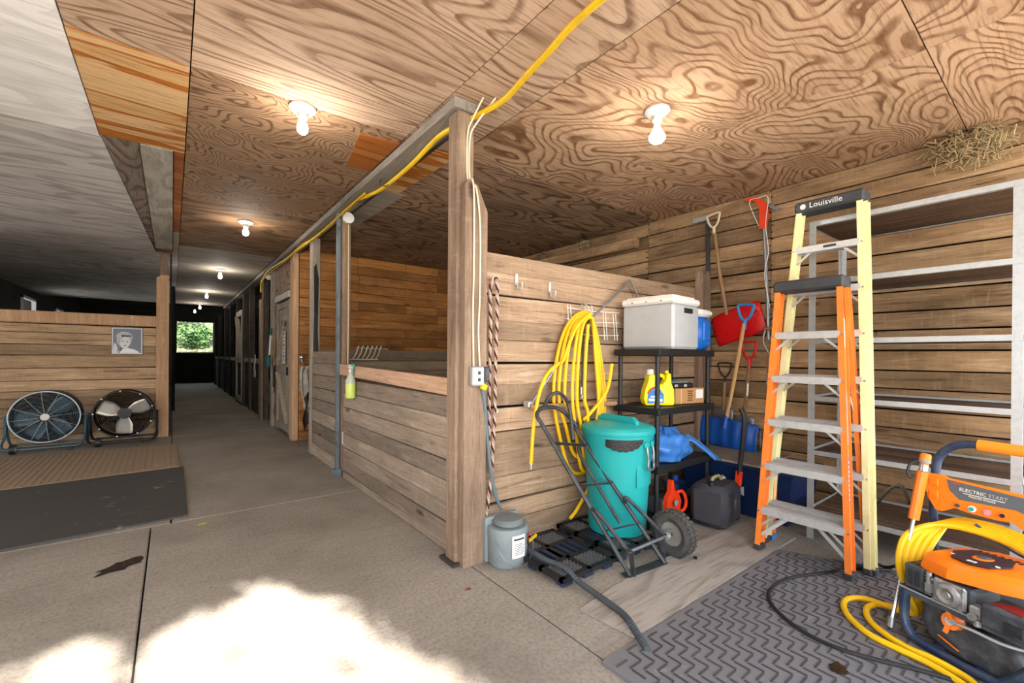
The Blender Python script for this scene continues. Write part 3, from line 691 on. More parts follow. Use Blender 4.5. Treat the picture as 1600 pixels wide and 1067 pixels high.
b = MB(); b.prism([(0, 0), (.02, .012), (.04, .008), (.03, -.01)], .003, Matrix.Translation((1.24, 2.0, .001)))
tag(b.build('fallen_leaf', plain('red_brown_leaf', '7d3a28', .7), None, smooth=0), 'tiny reddish leaf on the concrete near the big post', 'leaf')
b = MB(); b.box((2.56, 1.45, .016), (.035, .02, .006), Matrix.Rotation(.5, 3, 'Z'), .002); tag(b.build('wood_chip', M['wet'], None, smooth=0), 'small dark chip on the pale plywood board', 'chip')
# ---------------------------------------------------------------- black plastic pallets
def pallet(x0, x1, y0, y1, lb, z1):
    t = thing('plastic_pallet', lb, 'pallet', ((x0+x1)/2, (y0+y1)/2, 0), 'black plastic pallets')
    zt = z1-.012; b = MB(); w, d = x1-x0, y1-y0
    for x in (x0+.015, x1-.015, (x0+x1)/2): b.box((x, (y0+y1)/2, zt), (.03, d, .024))
    for y in (y0+.015, y1-.015, y0+d*.33, y0+d*.66): b.box(((x0+x1)/2, y, zt), (w, .03, .024))
    tag(b.build('deck_frame', M['blk'], t, smooth=0), kind='stuff'); b = MB(); L = .028
    for (a0, a1, c0, c1) in ((x0+.03, (x0+x1)/2-.015, y0+.03, y0+d*.33-.015), ((x0+x1)/2+.015, x1-.03, y0+.03, y0+d*.33-.015), (x0+.03, (x0+x1)/2-.015, y0+d*.66+.015, y1-.03), ((x0+x1)/2+.015, x1-.03, y0+d*.66+.015, y1-.03)):
        u = -(c1-c0)
        while u < (a1-a0):
            p = (max(a0, a0+u), c0+max(0, -u)); L2 = min(a1-p[0], c1-p[1]); 
            if L2 > .01: b.beam((p[0], p[1], zt+.006), (p[0]+L2, p[1]+L2, zt+.006), .006, .008)
            p = (max(a0, a0+u), c1-max(0, -u)); L2 = min(a1-p[0], p[1]-c0)
            if L2 > .01: b.beam((p[0], p[1], zt+.004), (p[0]+L2, p[1]-L2, zt+.004), .006, .008)
            u += L
    tag(b.build('deck_lattice', M['blk_net'], t, smooth=0), kind='stuff'); b = MB()
    n = 7
    for k in range(n):
        x = x0+.05+(w-.1)*k/(n-1); b.box((x, y0+d*.5, zt), (.03, d*.30, .018))
    tag(b.build('deck_slot_bar', M['blk_pal'], t, smooth=0), kind='stuff')
    for i in range(3):
        for j in range(3):
            b = MB(); b.box((x0+.05+(w-.1)*i/2, y0+.04+(d-.08)*j/2, (z1-.024)/2), (.08, .06, z1-.026), None, .006); b.build('foot', M['blk_pal'], t, smooth=0)
M['blk_net'] = plain('black_lattice', '55565c', .5, grime=.3, gc='7a7974'); M['blk_pal'] = plain('dark_blue_plastic', '1d2a40', .45, grime=.3, gc='4a4f58')
pallet(1.66, 2.10, 1.69, 2.245, 'black plastic pallet under the corrugated hose, nearer the big post', .055)
pallet(2.14, 2.52, 1.70, 2.245, 'black plastic pallet under the teal bin', .075)
# ---------------------------------------------------------------- heated bucket, cords, rope by the post
t_ = thing('heated_bucket', 'grey lidded heated bucket with a white label by the big post', 'bucket', (1.62, 2.13, 0))
c = (1.62, 2.125, 0); b = MB(); b.lathe([(.10, .003), (.112, .02), (.118, .12), (.122, .21), (.12, .235), (.0001, .235)], c, 28, sc=(1.08, .95)); b.build('body', M['grey_pl'], t_)
b = MB(); b.box((1.62, 2.2, .14), (.25, .05, .27), None, .01); b.build('back_plate', M['grey_pl'], t_, smooth=0)
b = MB(); b.lathe([(.085, .236), (.094, .245), (.094, .262), (.08, .275), (.0001, .278)], c, 24); b.build('lid', plain('dark_grey_lid', '6a7375', .5), t_)
def wrap(cx, cy, r, a0, a1, z0, z1, mat, name, par, th=.0015, n=8, sc=(1, 1)):
    b = MB(); b.grid(lambda u, v: (cx+(r+th)*sc[0]*cos(a0+(a1-a0)*u), cy+(r+th)*sc[1]*sin(a0+(a1-a0)*u), z0+(z1-z0)*v), n, 1); return b.build(name, mat, par)
wrap(1.62, 2.125, .121, R(-112), R(-72), .07, .2, M['paper'], 'label', t_, sc=(1.08, .95))
for k, z in enumerate((.182, .15, .14, .13, .12, .11, .1, .09)): wrap(1.62, 2.125, .123, R(-108+2*(k > 0)), R(-76-3*(k % 2)), z-.001-.008*(k == 0), z+.002, M['ink'], 'print', t_, sc=(1.08, .95))
wrap(1.62, 2.125, .121, R(-57), R(-42), .12, .19, M['red'], 'red_sticker', t_, sc=(1.08, .95)); wrap(1.62, 2.125, .1225, R(-57), R(-42), .12, .15, M['navy'], 'switch_panel', t_, sc=(1.08, .95))
b = MB(); b.tube(cat([(1.50, 2.13, .22), (1.50, 2.01, .10), (1.56, 1.985, .04), (1.66, 1.985, .04), (1.74, 2.03, .12), (1.745, 2.12, .23)]), .0022, 5); b.build('bail_wire', M['steel'], t_)
t_ = thing('corrugated_hose', 'dark grey corrugated hose snaking from the bucket over the pallet', 'hose', (1.72, 1.7, 0))
b = MB(); pts = cat([(1.735, 2.19, .075), (1.722, 2.10, .078), (1.712, 1.9, .077), (1.736, 1.75, .074), (1.736, 1.64, .04), (1.732, 1.485, .027), (1.70, 1.32, .03), (1.645, 1.207, .024), (1.59, 1.11, .018)], 14)
b.tube(pts, [.0165 if i % 2 else .0135 for i in range(len(pts))], 10); b.build('hose_run', plain('grey_hose', '3d444b', .6, grime=.3, gc='646463'), t_)
t_ = thing('power_cord', 'blue-grey cable running from the outlet box down behind the bucket', 'cord', (1.55, 2.24, .3))
b = MB(); b.tube(cat([(1.475, 2.2, 1.06), (1.50, 2.21, .95), (1.53, 2.225, .75), (1.56, 2.23, .55), (1.60, 2.24, .4), (1.655, 2.245, .28)], 8), .012, 8); b.build('cable', plain('blue_grey_cable', '5d6b74', .5), t_)
t_ = thing('outlet_box', 'grey weatherproof outlet box with a yellow plug on the big post', 'outlet', (1.43, 2.2, 1.07))
b = MB(); b.box((1.432, 2.192, 1.13), (.085, .04, .115), None, .008); b.build('box', plain('cast_grey', 'a9afb0', .5, .3, grime=.2), t_, smooth=0)
b = MB(); b.box((1.432, 2.1705, 1.13), (.045, .004, .09), None, .002); b.build('cover', M['white'], t_, smooth=0)
for z in (1.15, 1.11): b = MB(); b.box((1.432, 2.168, z), (.018, .003, .02)); b.build('socket', M['ink'], t_, smooth=0)
b = MB(); b.box((1.492, 2.19, 1.14), (.03, .05, .09), None, .008); b.build('adapter', M['dkgrey'], t_, smooth=0)
b = MB(); b.box((1.475, 2.185, 1.065), (.035, .035, .035), Matrix.Rotation(.4, 3, 'Y'), .006); b.build('yellow_plug', plain('yellow_plug', 'e9d21c', .4), t_, smooth=0)
for k, (lb, pts) in enumerate((('left white cable stapled down the big post', [(1.44, 2.16, H-.01), (1.405, 2.215, H-.12), (1.397, 2.262, H-.2), (1.397, 2.262, 2.32), (1.405, 2.205, 2.26), (1.412, 2.206, 1.8), (1.408, 2.206, 1.5), (1.412, 2.2, 1.19)]), ('right white cable stapled down the big post', [(1.5, 2.12, H-.01), (1.43, 2.21, H-.14), (1.413, 2.262, H-.22), (1.413, 2.262, 2.32), (1.425, 2.205, 2.24), (1.455, 2.206, 2.0), (1.455, 2.206, 1.6), (1.448, 2.206, 1.4), (1.455, 2.2, 1.19)]))):
    b = MB(); b.tube(cat(pts, 5), .0055, 6); tag(b.build('white_cable', M['bone'], None), lb, 'cable', 'white cables on the post')
# braided rope hung doubled on a hook
t_ = thing('braided_rope', 'pink and brown braided lead rope hanging doubled beside the big post', 'rope', (1.57, 2.25, .25))
path = cat([(1.56, 2.245, .62), (1.558, 2.245, 1.1), (1.563, 2.245, 1.45), (1.557, 2.247, 1.6), (1.566, 2.245, 1.70), (1.59, 2.24, 1.735), (1.61, 2.245, 1.70), (1.612, 2.245, 1.5), (1.603, 2.245, 1.2), (1.60, 2.245, .9), (1.588, 2.243, .7), (1.575, 2.243, .5), (1.55, 2.242, .34), (1.528, 2.238, .22)], 16)
for s_, (mt, nm) in enumerate(((plain('rope_pink', 'b08a80', .9, grime=.3), 'pink_strand'), (plain('rope_brown', '3d2522', .9), 'brown_strand'), (plain('rope_cream', 'b9a896', .9), 'cream_strand'))):
    b = MB(); pts = []; ac = 0
    for i, p in enumerate(path):
        if i: ac += (p-path[i-1]).length
        a = ac*75+s_*2.094; tg = (path[min(i+1, len(path)-1)]-path[max(i-1, 0)]).normalized(); n = V((0, 1, 0)); w = tg.cross(n).normalized()
        pts.append(p+(w*cos(a)+n*sin(a))*.0055)
    b.tube(pts, .0068, 6); b.build(nm, mt, t_)
b = MB(); b.tube(cat([(1.607, 2.243, .93), (1.62, 2.243, .91), (1.607, 2.243, .89), (1.595, 2.243, .91)], 5, True), .003, 5, True); b.build('ring_snap', M['chrome'], t_)
for i, (x, z) in enumerate(((1.79, 1.745), (2.086, 1.72))):
    t_ = thing('wall_hook', ['white hook on the partition nearer the rope', 'white hook on the partition nearer the yellow hose'][i], 'hook', (x, 2.26, z-.06), 'hooks on the partition')
    b = MB(); b.box((x, 2.276, z+.01), (.022, .006, .075), None, .002); b.build('plate', M['galv'], t_, smooth=0)
    b = MB(); b.tube(cat([(x, 2.272, z-.01), (x, 2.262, z-.05), (x+.004, 2.238, z-.062), (x+.004, 2.222, z-.04), (x+.003, 2.22, z-.015)], 5), .0055, 6); b.build('prong', M['galv'], t_)
# ---------------------------------------------------------------- folding saddle bracket with wooden bar, basket, hose
t_ = thing('saddle_bracket', 'triangular steel saddle bracket with a wooden bar on the partition', 'bracket', (2.4, 2.24, .9))
b = MB(); b.tube([(1.87, 2.225, .93), (2.38, 2.235, 1.47), (2.93, 2.235, 1.87)], .009, 7); b.build('long_arm', M['steel'], t_)
b = MB(); b.tube([(2.93, 2.235, 1.87), (3.02, 2.24, 1.77), (3.03, 2.25, 1.55)], .009, 7); b.build('short_arm', M['steel'], t_)
b = MB(); b.cyl((1.85, 2.20, .92), (2.86, 2.22, .885), .019, n=12); b.build('wooden_bar', M['ash_old'], t_)
b = MB(); b.box((1.865, 2.23, .935), (.05, .06, .04), None, .006); b.build('end_bracket', M['galv'], t_, smooth=0)
t_ = thing('wire_basket', 'white wire basket panel behind the yellow hose coil', 'basket', (2.5, 2.25, 1.36)); b = MB()
for x in (2.24, 2.27, 2.42, 2.45, 2.62, 2.65, 2.74, 2.77): b.tube([(x, 2.255, 1.62-.03*(x > 2.5)), (x, 2.235, 1.38)], .0028, 5)
for z in (1.60, 1.52, 1.42): b.tube([(2.22, 2.245, z), (2.5, 2.24, z-.01), (2.80, 2.245, z)], .003, 5)
tag(b.build('wire_grid', M['white'], t_), kind='stuff'); b = MB(); b.tube(cat([(2.375, 2.255, 1.62), (2.37, 2.22, 1.64), (2.37, 2.175, 1.60), (2.38, 2.15, 1.55), (2.385, 2.16, 1.62)], 5), .006, 6); b.build('hanger_hook', M['galv'], t_)
t_ = thing('hanging_strap', 'short grey strap with a metal clip hanging inside the hose coil', 'strap', (2.4, 2.25, .95)); b = MB(); b.beam((2.405, 2.255, 1.45), (2.395, 2.255, 1.03), .014, .005, (0, 1, 0)); b.build('strap', M['dkgrey'], t_, smooth=0)
b = MB(); b.box((2.395, 2.25, 1.0), (.035, .012, .06), None, .004); b.box((2.395, 2.25, .955), (.02, .014, .03), None, .004); b.build('clip', M['chrome'], t_, smooth=0)
t_ = thing('air_hose', 'yellow rubber hose looped in a long coil on the partition hook', 'hose', (2.35, 2.2, .1))
b = MB(); cx = 2.37
loops = []
for k in range(6):
    L = -.30+.045*k+rs.uniform(-.01, .01); Rr = .22-.033*k+rs.uniform(-.008, .008); yb = 2.235-.018*k; zb = .42+.1*(k % 3)+rs.uniform(-.02, .02)
    loops += [(cx-.01, yb-.015, 1.585-.012*k), (cx+Rr*.55, yb, 1.50-.02*k), (cx+Rr*.9, yb, 1.25), (cx+Rr+.03, yb, .95), (cx+Rr*.9+.02, yb, zb+.17), (cx+Rr*.3, yb, zb), (cx+L*.35, yb, zb+.02), (cx+L*.75+.02, yb, zb+.22), (cx+L*.95, yb, .95), (cx+L*.85, yb, 1.25), (cx+L*.5, yb, 1.48)]
b.tube(cat(loops, 6), .0125, 8); b.build('coil', M['hose'], t_)
b = MB(); b.tube(cat([(cx-.02, 2.13, 1.56), (cx-.16, 2.14, 1.45), (cx-.27, 2.15, 1.23), (cx-.30, 2.17, 1.2), (1.97, 2.17, 1.13), (1.90, 2.17, 1.0), (1.865, 2.18, .8), (1.853, 2.19, .55)], 7), .0125, 8); b.build('loose_end', M['hose'], t_)
b = MB(); b.cyl((1.853, 2.19, .55), (1.853, 2.19, .515), .011, n=8); b.build('end_fitting', M['chrome'], t_)
b = MB(); b.tube(cat([(cx+.2, 2.12, 1.2), (cx+.14, 2.12, 1.0), (cx-.02, 2.14, .84), (cx-.04, 2.17, .8), (cx+.1, 2.19, .75), (cx+.16, 2.2, .6), (cx+.1, 2.21, .35), (2.32, 2.215, .16), (2.24, 2.215, .10)], 7), .0125, 8); b.build('lower_end', M['hose'], t_)
b = MB(); b.tube([(1.80, 2.15, .07), (1.90, 2.19, .075)], .011, 8); tag(b.build('hose_piece', M['hose'], None), 'short yellow hose stub lying on the pallet beside the bucket', 'hose')
# ---------------------------------------------------------------- teal bin
c = (2.435, 1.955, .078); t_ = thing('garbage_bin', 'tall teal round bin with handled lid and black liner showing', 'bin', c)
b = MB(); b.lathe([(.185, 0), (.192, .012), (.205, .25), (.222, .5), (.232, .62), (.238, .64), (.238, .665), (.226, .667), (.226, .63), (.0001, .62)], c, 40); b.build('body', M['teal'], t_)
b = MB(); b.lathe([(.246, .66), (.25, .668), (.248, .69), (.235, .705), (.22, .712), (.12, .735), (.0001, .74)], c, 40); b.build('lid', M['teal'], t_)
d_ = V((.02, 1.0, 0)); q = V(c)+V((0, 0, .735)); b = MB(); 
b.prism([(-.17, -.02), (.17, -.02), (.16, .012), (.13, .036), (-.13, .036), (-.16, .012)], .035, frame(q-V((.0175, 0, 0)), d_, (0, 0, 1)) @ Matrix.Translation((0, 0, 0))); b.build('lid_handle', M['teal'], t_, smooth=0)
b = MB(); b.grid(lambda u, v: (c[0]+.2385*cos(R(-160+62*u)), c[1]+.2385*sin(R(-160+62*u)), c[2]+.642-.075*v*sin(pi*min(1, u*.9+.1))**.5-.004*sin(40*u)*v), 18, 4); b.build('liner', plain('bin_liner', '0e0d0f', .35, bump=1.0), t_)
def rc(a, z, r): return V((c[0]+r*cos(a), c[1]+r*sin(a), c[2]+z))
a0 = R(-82); b = MB(); b.tube(cat([rc(a0-.16, .60, .24), rc(a0-.165, .55, .248), rc(a0-.14, .51, .25), rc(a0-.16, .47, .25), rc(a0-.10, .445, .252), rc(a0+.10, .445, .252), rc(a0+.16, .47, .25), rc(a0+.14, .51, .25), rc(a0+.165, .55, .248), rc(a0+.16, .60, .24)], 4), .008, 7); b.build('wire_handle', M['steel'], t_)
for s_ in (-.16, .16): b = MB(); p = rc(a0+s_, .605, .238); b.box(p, (.045, .02, .04), Matrix.Rotation(a0+s_+pi/2, 3, 'Z'), .006); b.build('handle_lug', M['teal'], t_, smooth=0)
wrap(c[0], c[1], .2155, R(-108), R(-62), c[2]+.33, c[2]+.47, M['teal'], 'moulded_panel', t_, .006, 8)
b = MB(); b.tube(cat([rc(R(115), .6, .24), rc(R(115), .68, .28), rc(R(135), .70, .285), rc(R(150), .6, .24)], 4), .007, 6); b.build('wire_handle', M['steel'], t_)
# ---------------------------------------------------------------- hand truck
t_ = thing('hand_truck', 'black tubular hand truck leaning back against the partition', 'hand truck', (2.2, 1.55, 0))
A0, A1, B0, B1 = V((2.05, 1.55, .02)), V((1.88, 2.10, .80)), V((2.34, 1.52, .02)), V((2.185, 2.10, .745))
b = MB(); b.tube(cat([A0, A0.lerp(A1, .5), A1, (1.865, 2.145, .865), (1.91, 2.165, .905), (2.03, 2.17, .91), (2.12, 2.16, .87), B1+V((.005, .01, .03)), B1, B0.lerp(B1, .5), B0], 6), .0135, 8); b.build('side_frame', M['blk_met'], t_)
b = MB(); b.tube(cat([(1.945, 2.165, .925), (1.965, 2.14, .985), (2.03, 2.13, 1.01), (2.10, 2.13, .97), (2.135, 2.12, .88), (2.11, 2.06, .70)], 6), .0125, 8); b.build('grip_loop', M['blk_met'], t_)
def AB(k, s): return A0.lerp(A1, k).lerp(B0.lerp(B1, k), s)
b = MB(); b.tube(cat([AB(.9, .9), AB(.82, .62), AB(.6, .55), AB(.3, .52)], 5), .011, 8); b.build('centre_bar', M['blk_met'], t_)
for k in (.88, .58, .28): b = MB(); b.beam(AB(k, .02)+V((0, -.012, 0)), AB(k, .98)+V((0, -.012, 0)), .005, .03, (0, .8, -.6)); b.build('cross_bar', M['blk_met'], t_, smooth=0)
for (P0, P1, P2, P3) in ((AB(.42, 0), V((1.98, 1.72, .33)), V((2.055, 1.60, .17)), V((2.06, 1.555, .15))), (AB(.42, 1), V((2.27, 1.74, .36)), V((2.41, 1.60, .17)), V((2.42, 1.56, .15)))):
    b = MB(); b.tube(cat([P0, P1, P2, P3], 5), .012, 8); b.build('brace', M['blk_met'], t_)
b = MB(); b.cyl((2.05, 1.565, .145), (2.56, 1.565, .145), .010, n=10); b.build('axle', M['steel'], t_)
for x, x2 in ((2.075, 2.055), (2.385, 2.345)): b = MB(); b.beam((x, 1.565, .145), (x2, 1.53, .02), .006, .03, (0, 1, 0)); b.build('axle_strut', M['blk_met'], t_, smooth=0)
b = MB(); b.prism([(2.03, 1.54), (2.36, 1.51), (2.36, 1.57), (2.03, 1.60)], .005, Matrix.Translation((0, 0, .014))); b.build('toe_plate', M['blk_met'], t_, smooth=0)
wc = V((2.50, 1.565, .145)); RX = Matrix.Rotation(pi/2, 3, 'Y')
w_ = MB(); w_.lathe([(.075, -.03), (.105, -.045), (.13, -.036), (.14, -.015), (.14, .015), (.13, .036), (.105, .045), (.075, .03), (.075, -.03)], wc, 30, RX); ty = w_.build('tyre', M['tyre'], t_)
b = MB()
for k in range(30):
    a = 2*pi*k/30
    for s_ in (-1, 1): b.box(wc+V((s_*.021, .14*cos(a+.1*s_), .14*sin(a+.1*s_))), (.026, .017, .012), Matrix.Rotation(a+.1*s_+pi/2, 3, 'X'))
tag(b.build('tread_block', M['tyre'], ty, smooth=0), kind='stuff')
b = MB(); b.lathe([(.0001, -.02), (.03, -.03), (.03, -.01), (.075, -.02), (.078, .02), (.03, .012), (.0001, .02)], wc, 20, RX); b.build('wheel_hub', plain('dusty_hub', '8d8a84', .6, .1, grime=.5), t_)
b = MB(); b.cyl((2.42, 1.565, .145), (2.44, 1.565, .145), .022, n=12); b.build('washer', M['galv'], t_)
# ---------------------------------------------------------------- black plastic shelf unit
SX0, SX1, SY0, SY1 = 2.73, 3.47, 1.83, 2.22
t_ = thing('shelf_unit', 'black plastic four-tier shelf unit holding the cooler', 'shelf', ((SX0+SX1)/2, 2.02, 0))
for z in (.06, .47, .885, 1.31):
    b = MB(); b.box(((SX0+SX1)/2, 2.025, z-.008), (SX1-SX0, SY1-SY0, .014), None, .004)
    for y in (SY0, SY1): b.box(((SX0+SX1)/2, y, z-.025), (SX1-SX0+.02, .018, .05), None, .005)
    for x in (SX0, SX1): b.box((x, 2.025, z-.025), (.018, SY1-SY0+.02, .05), None, .005)
    sh = b.build('shelf_tray', M['blk'], t_, smooth=0)
for x in (SX0+.025, SX1-.025):
    for y in (SY0+.03, SY1-.03):
        b = MB()
        for z0, z1 in ((.0, .06), (.06, .42), (.47, .835), (.885, 1.26)): b.cyl((x, y, z0), (x, y, z1), .017, n=14)
        for z in (.47, .885): b.cyl((x, y, z-.05), (x, y, z+.025), .022, n=14)
        b.build('post', M['blk'], t_)
# cooler on top
t_ = thing('cooler', 'large grey cooler with white lid on top of the shelf unit', 'cooler', (2.98, 2.03, 1.313)); c = V((3.0, 2.005, 1.313))
b = MB(); q = Matrix.Rotation(R(4), 3, 'Z'); b.box(c+V((0, 0, .165)), (.39, .43, .33), q, .018); b.build('body', plain('cooler_grey', 'a9adb0', .5, grime=.2, gc='84878a', gs=12), t_, smooth=30)
b = MB(); b.box(c+V((0, 0, .355)), (.405, .445, .05), q, .014); b.box(c+V((0, 0, .385)), (.34, .39, .02), q, .008); b.build('lid', M['white'], t_, smooth=30)
b = MB(); b.box(c+q @ V((.02, -.215, .285)), (.13, .012, .038), q, .004); b.build('side_handle', M['blk'], t_, smooth=0)
for k in (-.12, 0, .12): b = MB(); b.box(c+q @ V((-.204, k, .35)), (.004, .012, .006), q); b.build('screw', M['ink'], t_, smooth=0)
t_ = thing('drink_cooler', 'small blue drink cooler with white lid beside the grey cooler', 'cooler', (3.36, 1.93, 1.313))
b = MB(); b.box((3.365, 1.94, 1.445), (.2, .22, .265), None, .04); b.build('body', plain('bright_blue_plastic', '1868c8', .28), t_, smooth=40)
b = MB(); b.box((3.365, 1.94, 1.605), (.205, .225, .06), None, .02); b.cyl((3.365, 1.94, 1.63), (3.365, 1.94, 1.642), .05); b.build('lid', M['white'], t_, smooth=40)
b = MB(); b.box((3.365, 1.827, 1.46), (.1, .012, .15), None, .006); b.build('moulded_panel', plain('bright_blue_panel', '1868c8', .28), t_, smooth=0)
# detergent
t_ = thing('detergent_jug', 'bright yellow detergent jug with printed label on the second tier', 'jug', (2.93, 1.97, .887)); MJ = frame((2.925, 1.975, .887), (.86, -.51, 0), (0, 0, 1))
M['yel'] = plain('yellow_jug', 'f0e000', .35)
b = MB(MJ); b.prism([(-.11, 0), (.115, 0), (.12, .03), (.115, .12), (.095, .17), (.09, .245), (.055, .245), (.05, .19), (.02, .16), (-.025, .165), (-.03, .20), (-.035, .235), (-.085, .235), (-.09, .19), (-.115, .12), (-.125, .05)], .085, Matrix.Translation((0, 0, -.04))); o = b.build('bottle', M['yel'], t_, smooth=0)
md = o.modifiers.new('bevel', 'BEVEL'); md.width = .012; md.segments = 2
b = MB(MJ); b.tube(cat([(-.02, .19, 0), (.0, .225, 0), (.035, .225, 0), (.06, .2, 0)], 5), .013, 8); b.build('handle', M['yel'], t_)
b = MB(MJ); b.cyl((-.06, .232, 0), (-.06, .272, 0), .027, n=16); b.build('cap', M['white'], t_)
b = MB(MJ); b.cyl((.073, .24, 0), (.073, .262, 0), .014, n=12); b.build('spout_cap', M['yel'], t_)
lz = .0462
b = MB(MJ); b.prism([(-.10, .02), (.03, .02), (.03, .085), (-.005, .13), (-.06, .13), (-.095, .09)], .001, Matrix.Translation((0, 0, lz))); lo = b.build('label', plain('label_blue', '2b7fc8', .5), t_, smooth=0)
b = MB(MJ); b.tube([(-.098+.06*(1-cos(a)), .075+.062*sin(a), lz+.001) for a in [pi*k/14 for k in range(1, 9)]], .006, 5); b.build('label_arc', M['red_or'], t_)
b = MB(MJ); b.prism([(-.09, .035), (.02, .03), (.02, .05), (-.09, .055)], .001, Matrix.Translation((0, 0, lz+.0012))); b.prism([(-.075, .062), (.0, .062), (.0, .074), (-.075, .074)], .001, Matrix.Translation((0, 0, lz+.0012))); b.build('label_print', M['paper'], t_, smooth=0)
b = MB(MJ); b.sphere((-.03, .1, lz), .022, 12, 6, (1, .8, .1)); b.build('label_badge', plain('label_brown', '6a3324', .5), t_)
# box + case
q = Matrix.Rotation(R(-10), 3, 'Z'); t_ = thing('cardboard_box', 'brown cardboard carton with a white label on the second tier', 'box', (3.25, 1.99, .887)); c = V((3.25, 1.985, .887))
b = MB(); b.box(c+V((0, 0, .062)), (.32, .2, .122), q, .003); b.build('carton', M['cardb'], t_, smooth=0)
b = MB(); b.box(c+q @ V((.105, -.1012, .075)), (.08, .001, .07), q); b.build('label', M['paper'], t_, smooth=0)
for k in range(5): b = MB(); b.box(c+q @ V((.0, -.1012, .1-.018*k)), (.06-.012*(k % 2), .001, .009), q); b.build('print', plain('box_print%d' % k, '5a4028', .8), t_, smooth=0)
b = MB(); b.box(c+q @ V((-.1, -.1012, .06)), (.008, .001, .12), q); b.build('tape_strip', plain('box_tape', 'd0b98c', .4), t_, smooth=0)
t_ = thing('tool_case', 'flat black case with a grey top resting on the cardboard carton', 'case', (3.19, 2.0, 1.011)); c = V((3.18, 2.0, 1.011))
b = MB(); b.box(c+V((0, 0, .02)), (.26, .18, .038), q, .01); b.build('body', M['blk'], t_, smooth=0); b = MB(); b.box(c+V((-.01, .01, .045)), (.22, .15, .014), q, .006); b.build('top_panel', M['grey_pl'], t_, smooth=0)
for k in (-.07, .03): b = MB(); b.box(c+q @ V((k, -.092, .02)), (.03, .006, .022), q, .002); b.build('latch', M['galv'], t_, smooth=0)
# blue tarp bag on third tier
def crumple(cx, cy, cz, lx, ly, lz, seed, fold):
    rr = random.Random(seed); ph = [rr.uniform(0, 6) for _ in range(9)]
    def f(u, v):
        a = 2*pi*u; e = pi*v
        x, y, z = cos(a)*sin(e), sin(a)*sin(e), max(-cos(e), -.55)
        d = 1+fold*(sin(5*a+ph[0]+3*e)+sin(9*e+ph[1]+2*a)*.7+sin(13*a-6*e+ph[2])*.45+.4*abs(sin(17*e+ph[3]+a*3)))
        return (cx+lx*x*d, cy+ly*y*d, cz+.55*lz+lz*z*(d if z > -.5 else 1))
    return f
t_ = thing('tarp', 'crumpled shiny blue plastic tarp bundle on the third tier', 'tarp', (3.05, 2.0, .472)); b = MB(); b.grid(crumple(3.02, 1.99, .474, .25, .17, .145, 3, .07), 64, 34)
b.build('bundle', plain('blue_tarp', '3f7fce', .25, grime=.4, gc='1c4a8c', gs=9), t_, smooth=60)
b = MB(); b.grid(lambda u, v: (3.2+.24*u+.02*sin(9*v), 1.94-.17*u+.10*(v-.5)*(1-.5*u), .64-.17*u-.02*u*u+.012*sin(12*v+4*u)+(.0 if u < .8 else -.03*(u-.8))), 14, 12); b.build('hanging_flap', plain('blue_tarp_flap', '4d8ad2', .22), t_, smooth=60, solid=.004)
# chainsaw on the bottom tier
t_ = thing('chainsaw', 'orange-red chainsaw with black parts on the bottom tier', 'chainsaw', (2.95, 1.95, .062)); c = V((2.96, 1.955, .062))
b = MB(); b.box(c+V((0, 0, .07)), (.17, .16, .13), None, .02); b.build('engine_body', M['dkgrey'], t_, smooth=0)
b = MB(frame(c+V((-.09, -.085, .0)), (1, 0, 0), (0, 0, 1))); b.prism([(0, .02), (.18, .02), (.2, .1), (.16, .17), (.11, .2), (.095, .275), (.07, .275), (.06, .19), (.02, .15)], .035, Matrix.Translation((0, 0, -.02))); b.build('side_cover', M['red_or'], t_, smooth=0)
b = MB(); b.tube(cat([c+V((.0, -.11, .03)), c+V((.11, -.12, .04)), c+V((.14, -.12, .10)), c+V((.09, -.12, .18)), c+V((.02, -.11, .18))], 5), .012, 8); b.build('front_handle', M['red_or'], t_)
b = MB(); b.sphere(c+V((0, -.125, .11)), .025, 12, 8, (1, .5, 1)); b.build('starter', M['grey_pl'], t_)
b = MB(); b.box(c+V((.27, .02, .08)), (.34, .008, .06), None, .003); b.build('guide_bar', M['steel'], t_, smooth=0)
b = MB(); b.tube(cat([c+V((-.05, .03, .14)), c+V((-.02, .03, .22)), c+V((.06, .03, .24)), c+V((.11, .03, .14))], 5), .011, 8); b.build('rear_handle', M['blk'], t_)
t_ = thing('oil_jug', 'dark blue jug behind the chainsaw on the bottom tier', 'jug', (3.25, 2.02, .062)); b = MB(); b.box((3.25, 2.02, .16), (.16, .13, .19), None, .025); b.build('bottle', M['navy'], t_, smooth=30); b = MB(); b.cyl((3.25, 2.02, .25), (3.25, 2.02, .29), .022); b.build('cap', M['blue'], t_)
# jerry can
t_ = thing('jerry_can', 'scuffed black square jerry can with a yellowed handle on the floor', 'can', (3.24, 1.72, 0)); q = Matrix.Rotation(R(8), 3, 'Z'); c = V((3.25, 1.685, .002))
b = MB(); b.box(c+V((0, 0, .165)), (.33, .27, .305), q, .04); b.build('body', rubber('scuffed_black_plastic', '3a3a40', '85847c', 7.), t_, smooth=40)
for (dx, dz, w, h) in ((-.07, .17, .1, .16), (.075, .17, .1, .16)):
    b = MB(); b.box(c+q @ V((dx, -.136, dz)), (w, .008, h), q, .004); b.build('moulded_panel', bpy.data.materials['scuffed_black_plastic'], t_, smooth=0)
b = MB(); b.tube(cat([c+V((-.05, .0, .305)), c+V((-.04, 0, .345)), c+V((.05, .0, .35)), c+V((.09, 0, .305))], 5), .013, 8); b.build('handle', plain('yellowed_plastic', 'a39a68', .6, grime=.3), t_)
b = MB(); b.cyl(c+V((-.11, -.03, .30)), c+V((-.11, -.03, .34)), .025); b.build('cap', M['blk'], t_); b = MB(); b.cyl(c+V((.12, .02, .30)), c+V((.13, 0, .335)), .018); b.build('vent_cap', M['galv'], t_)
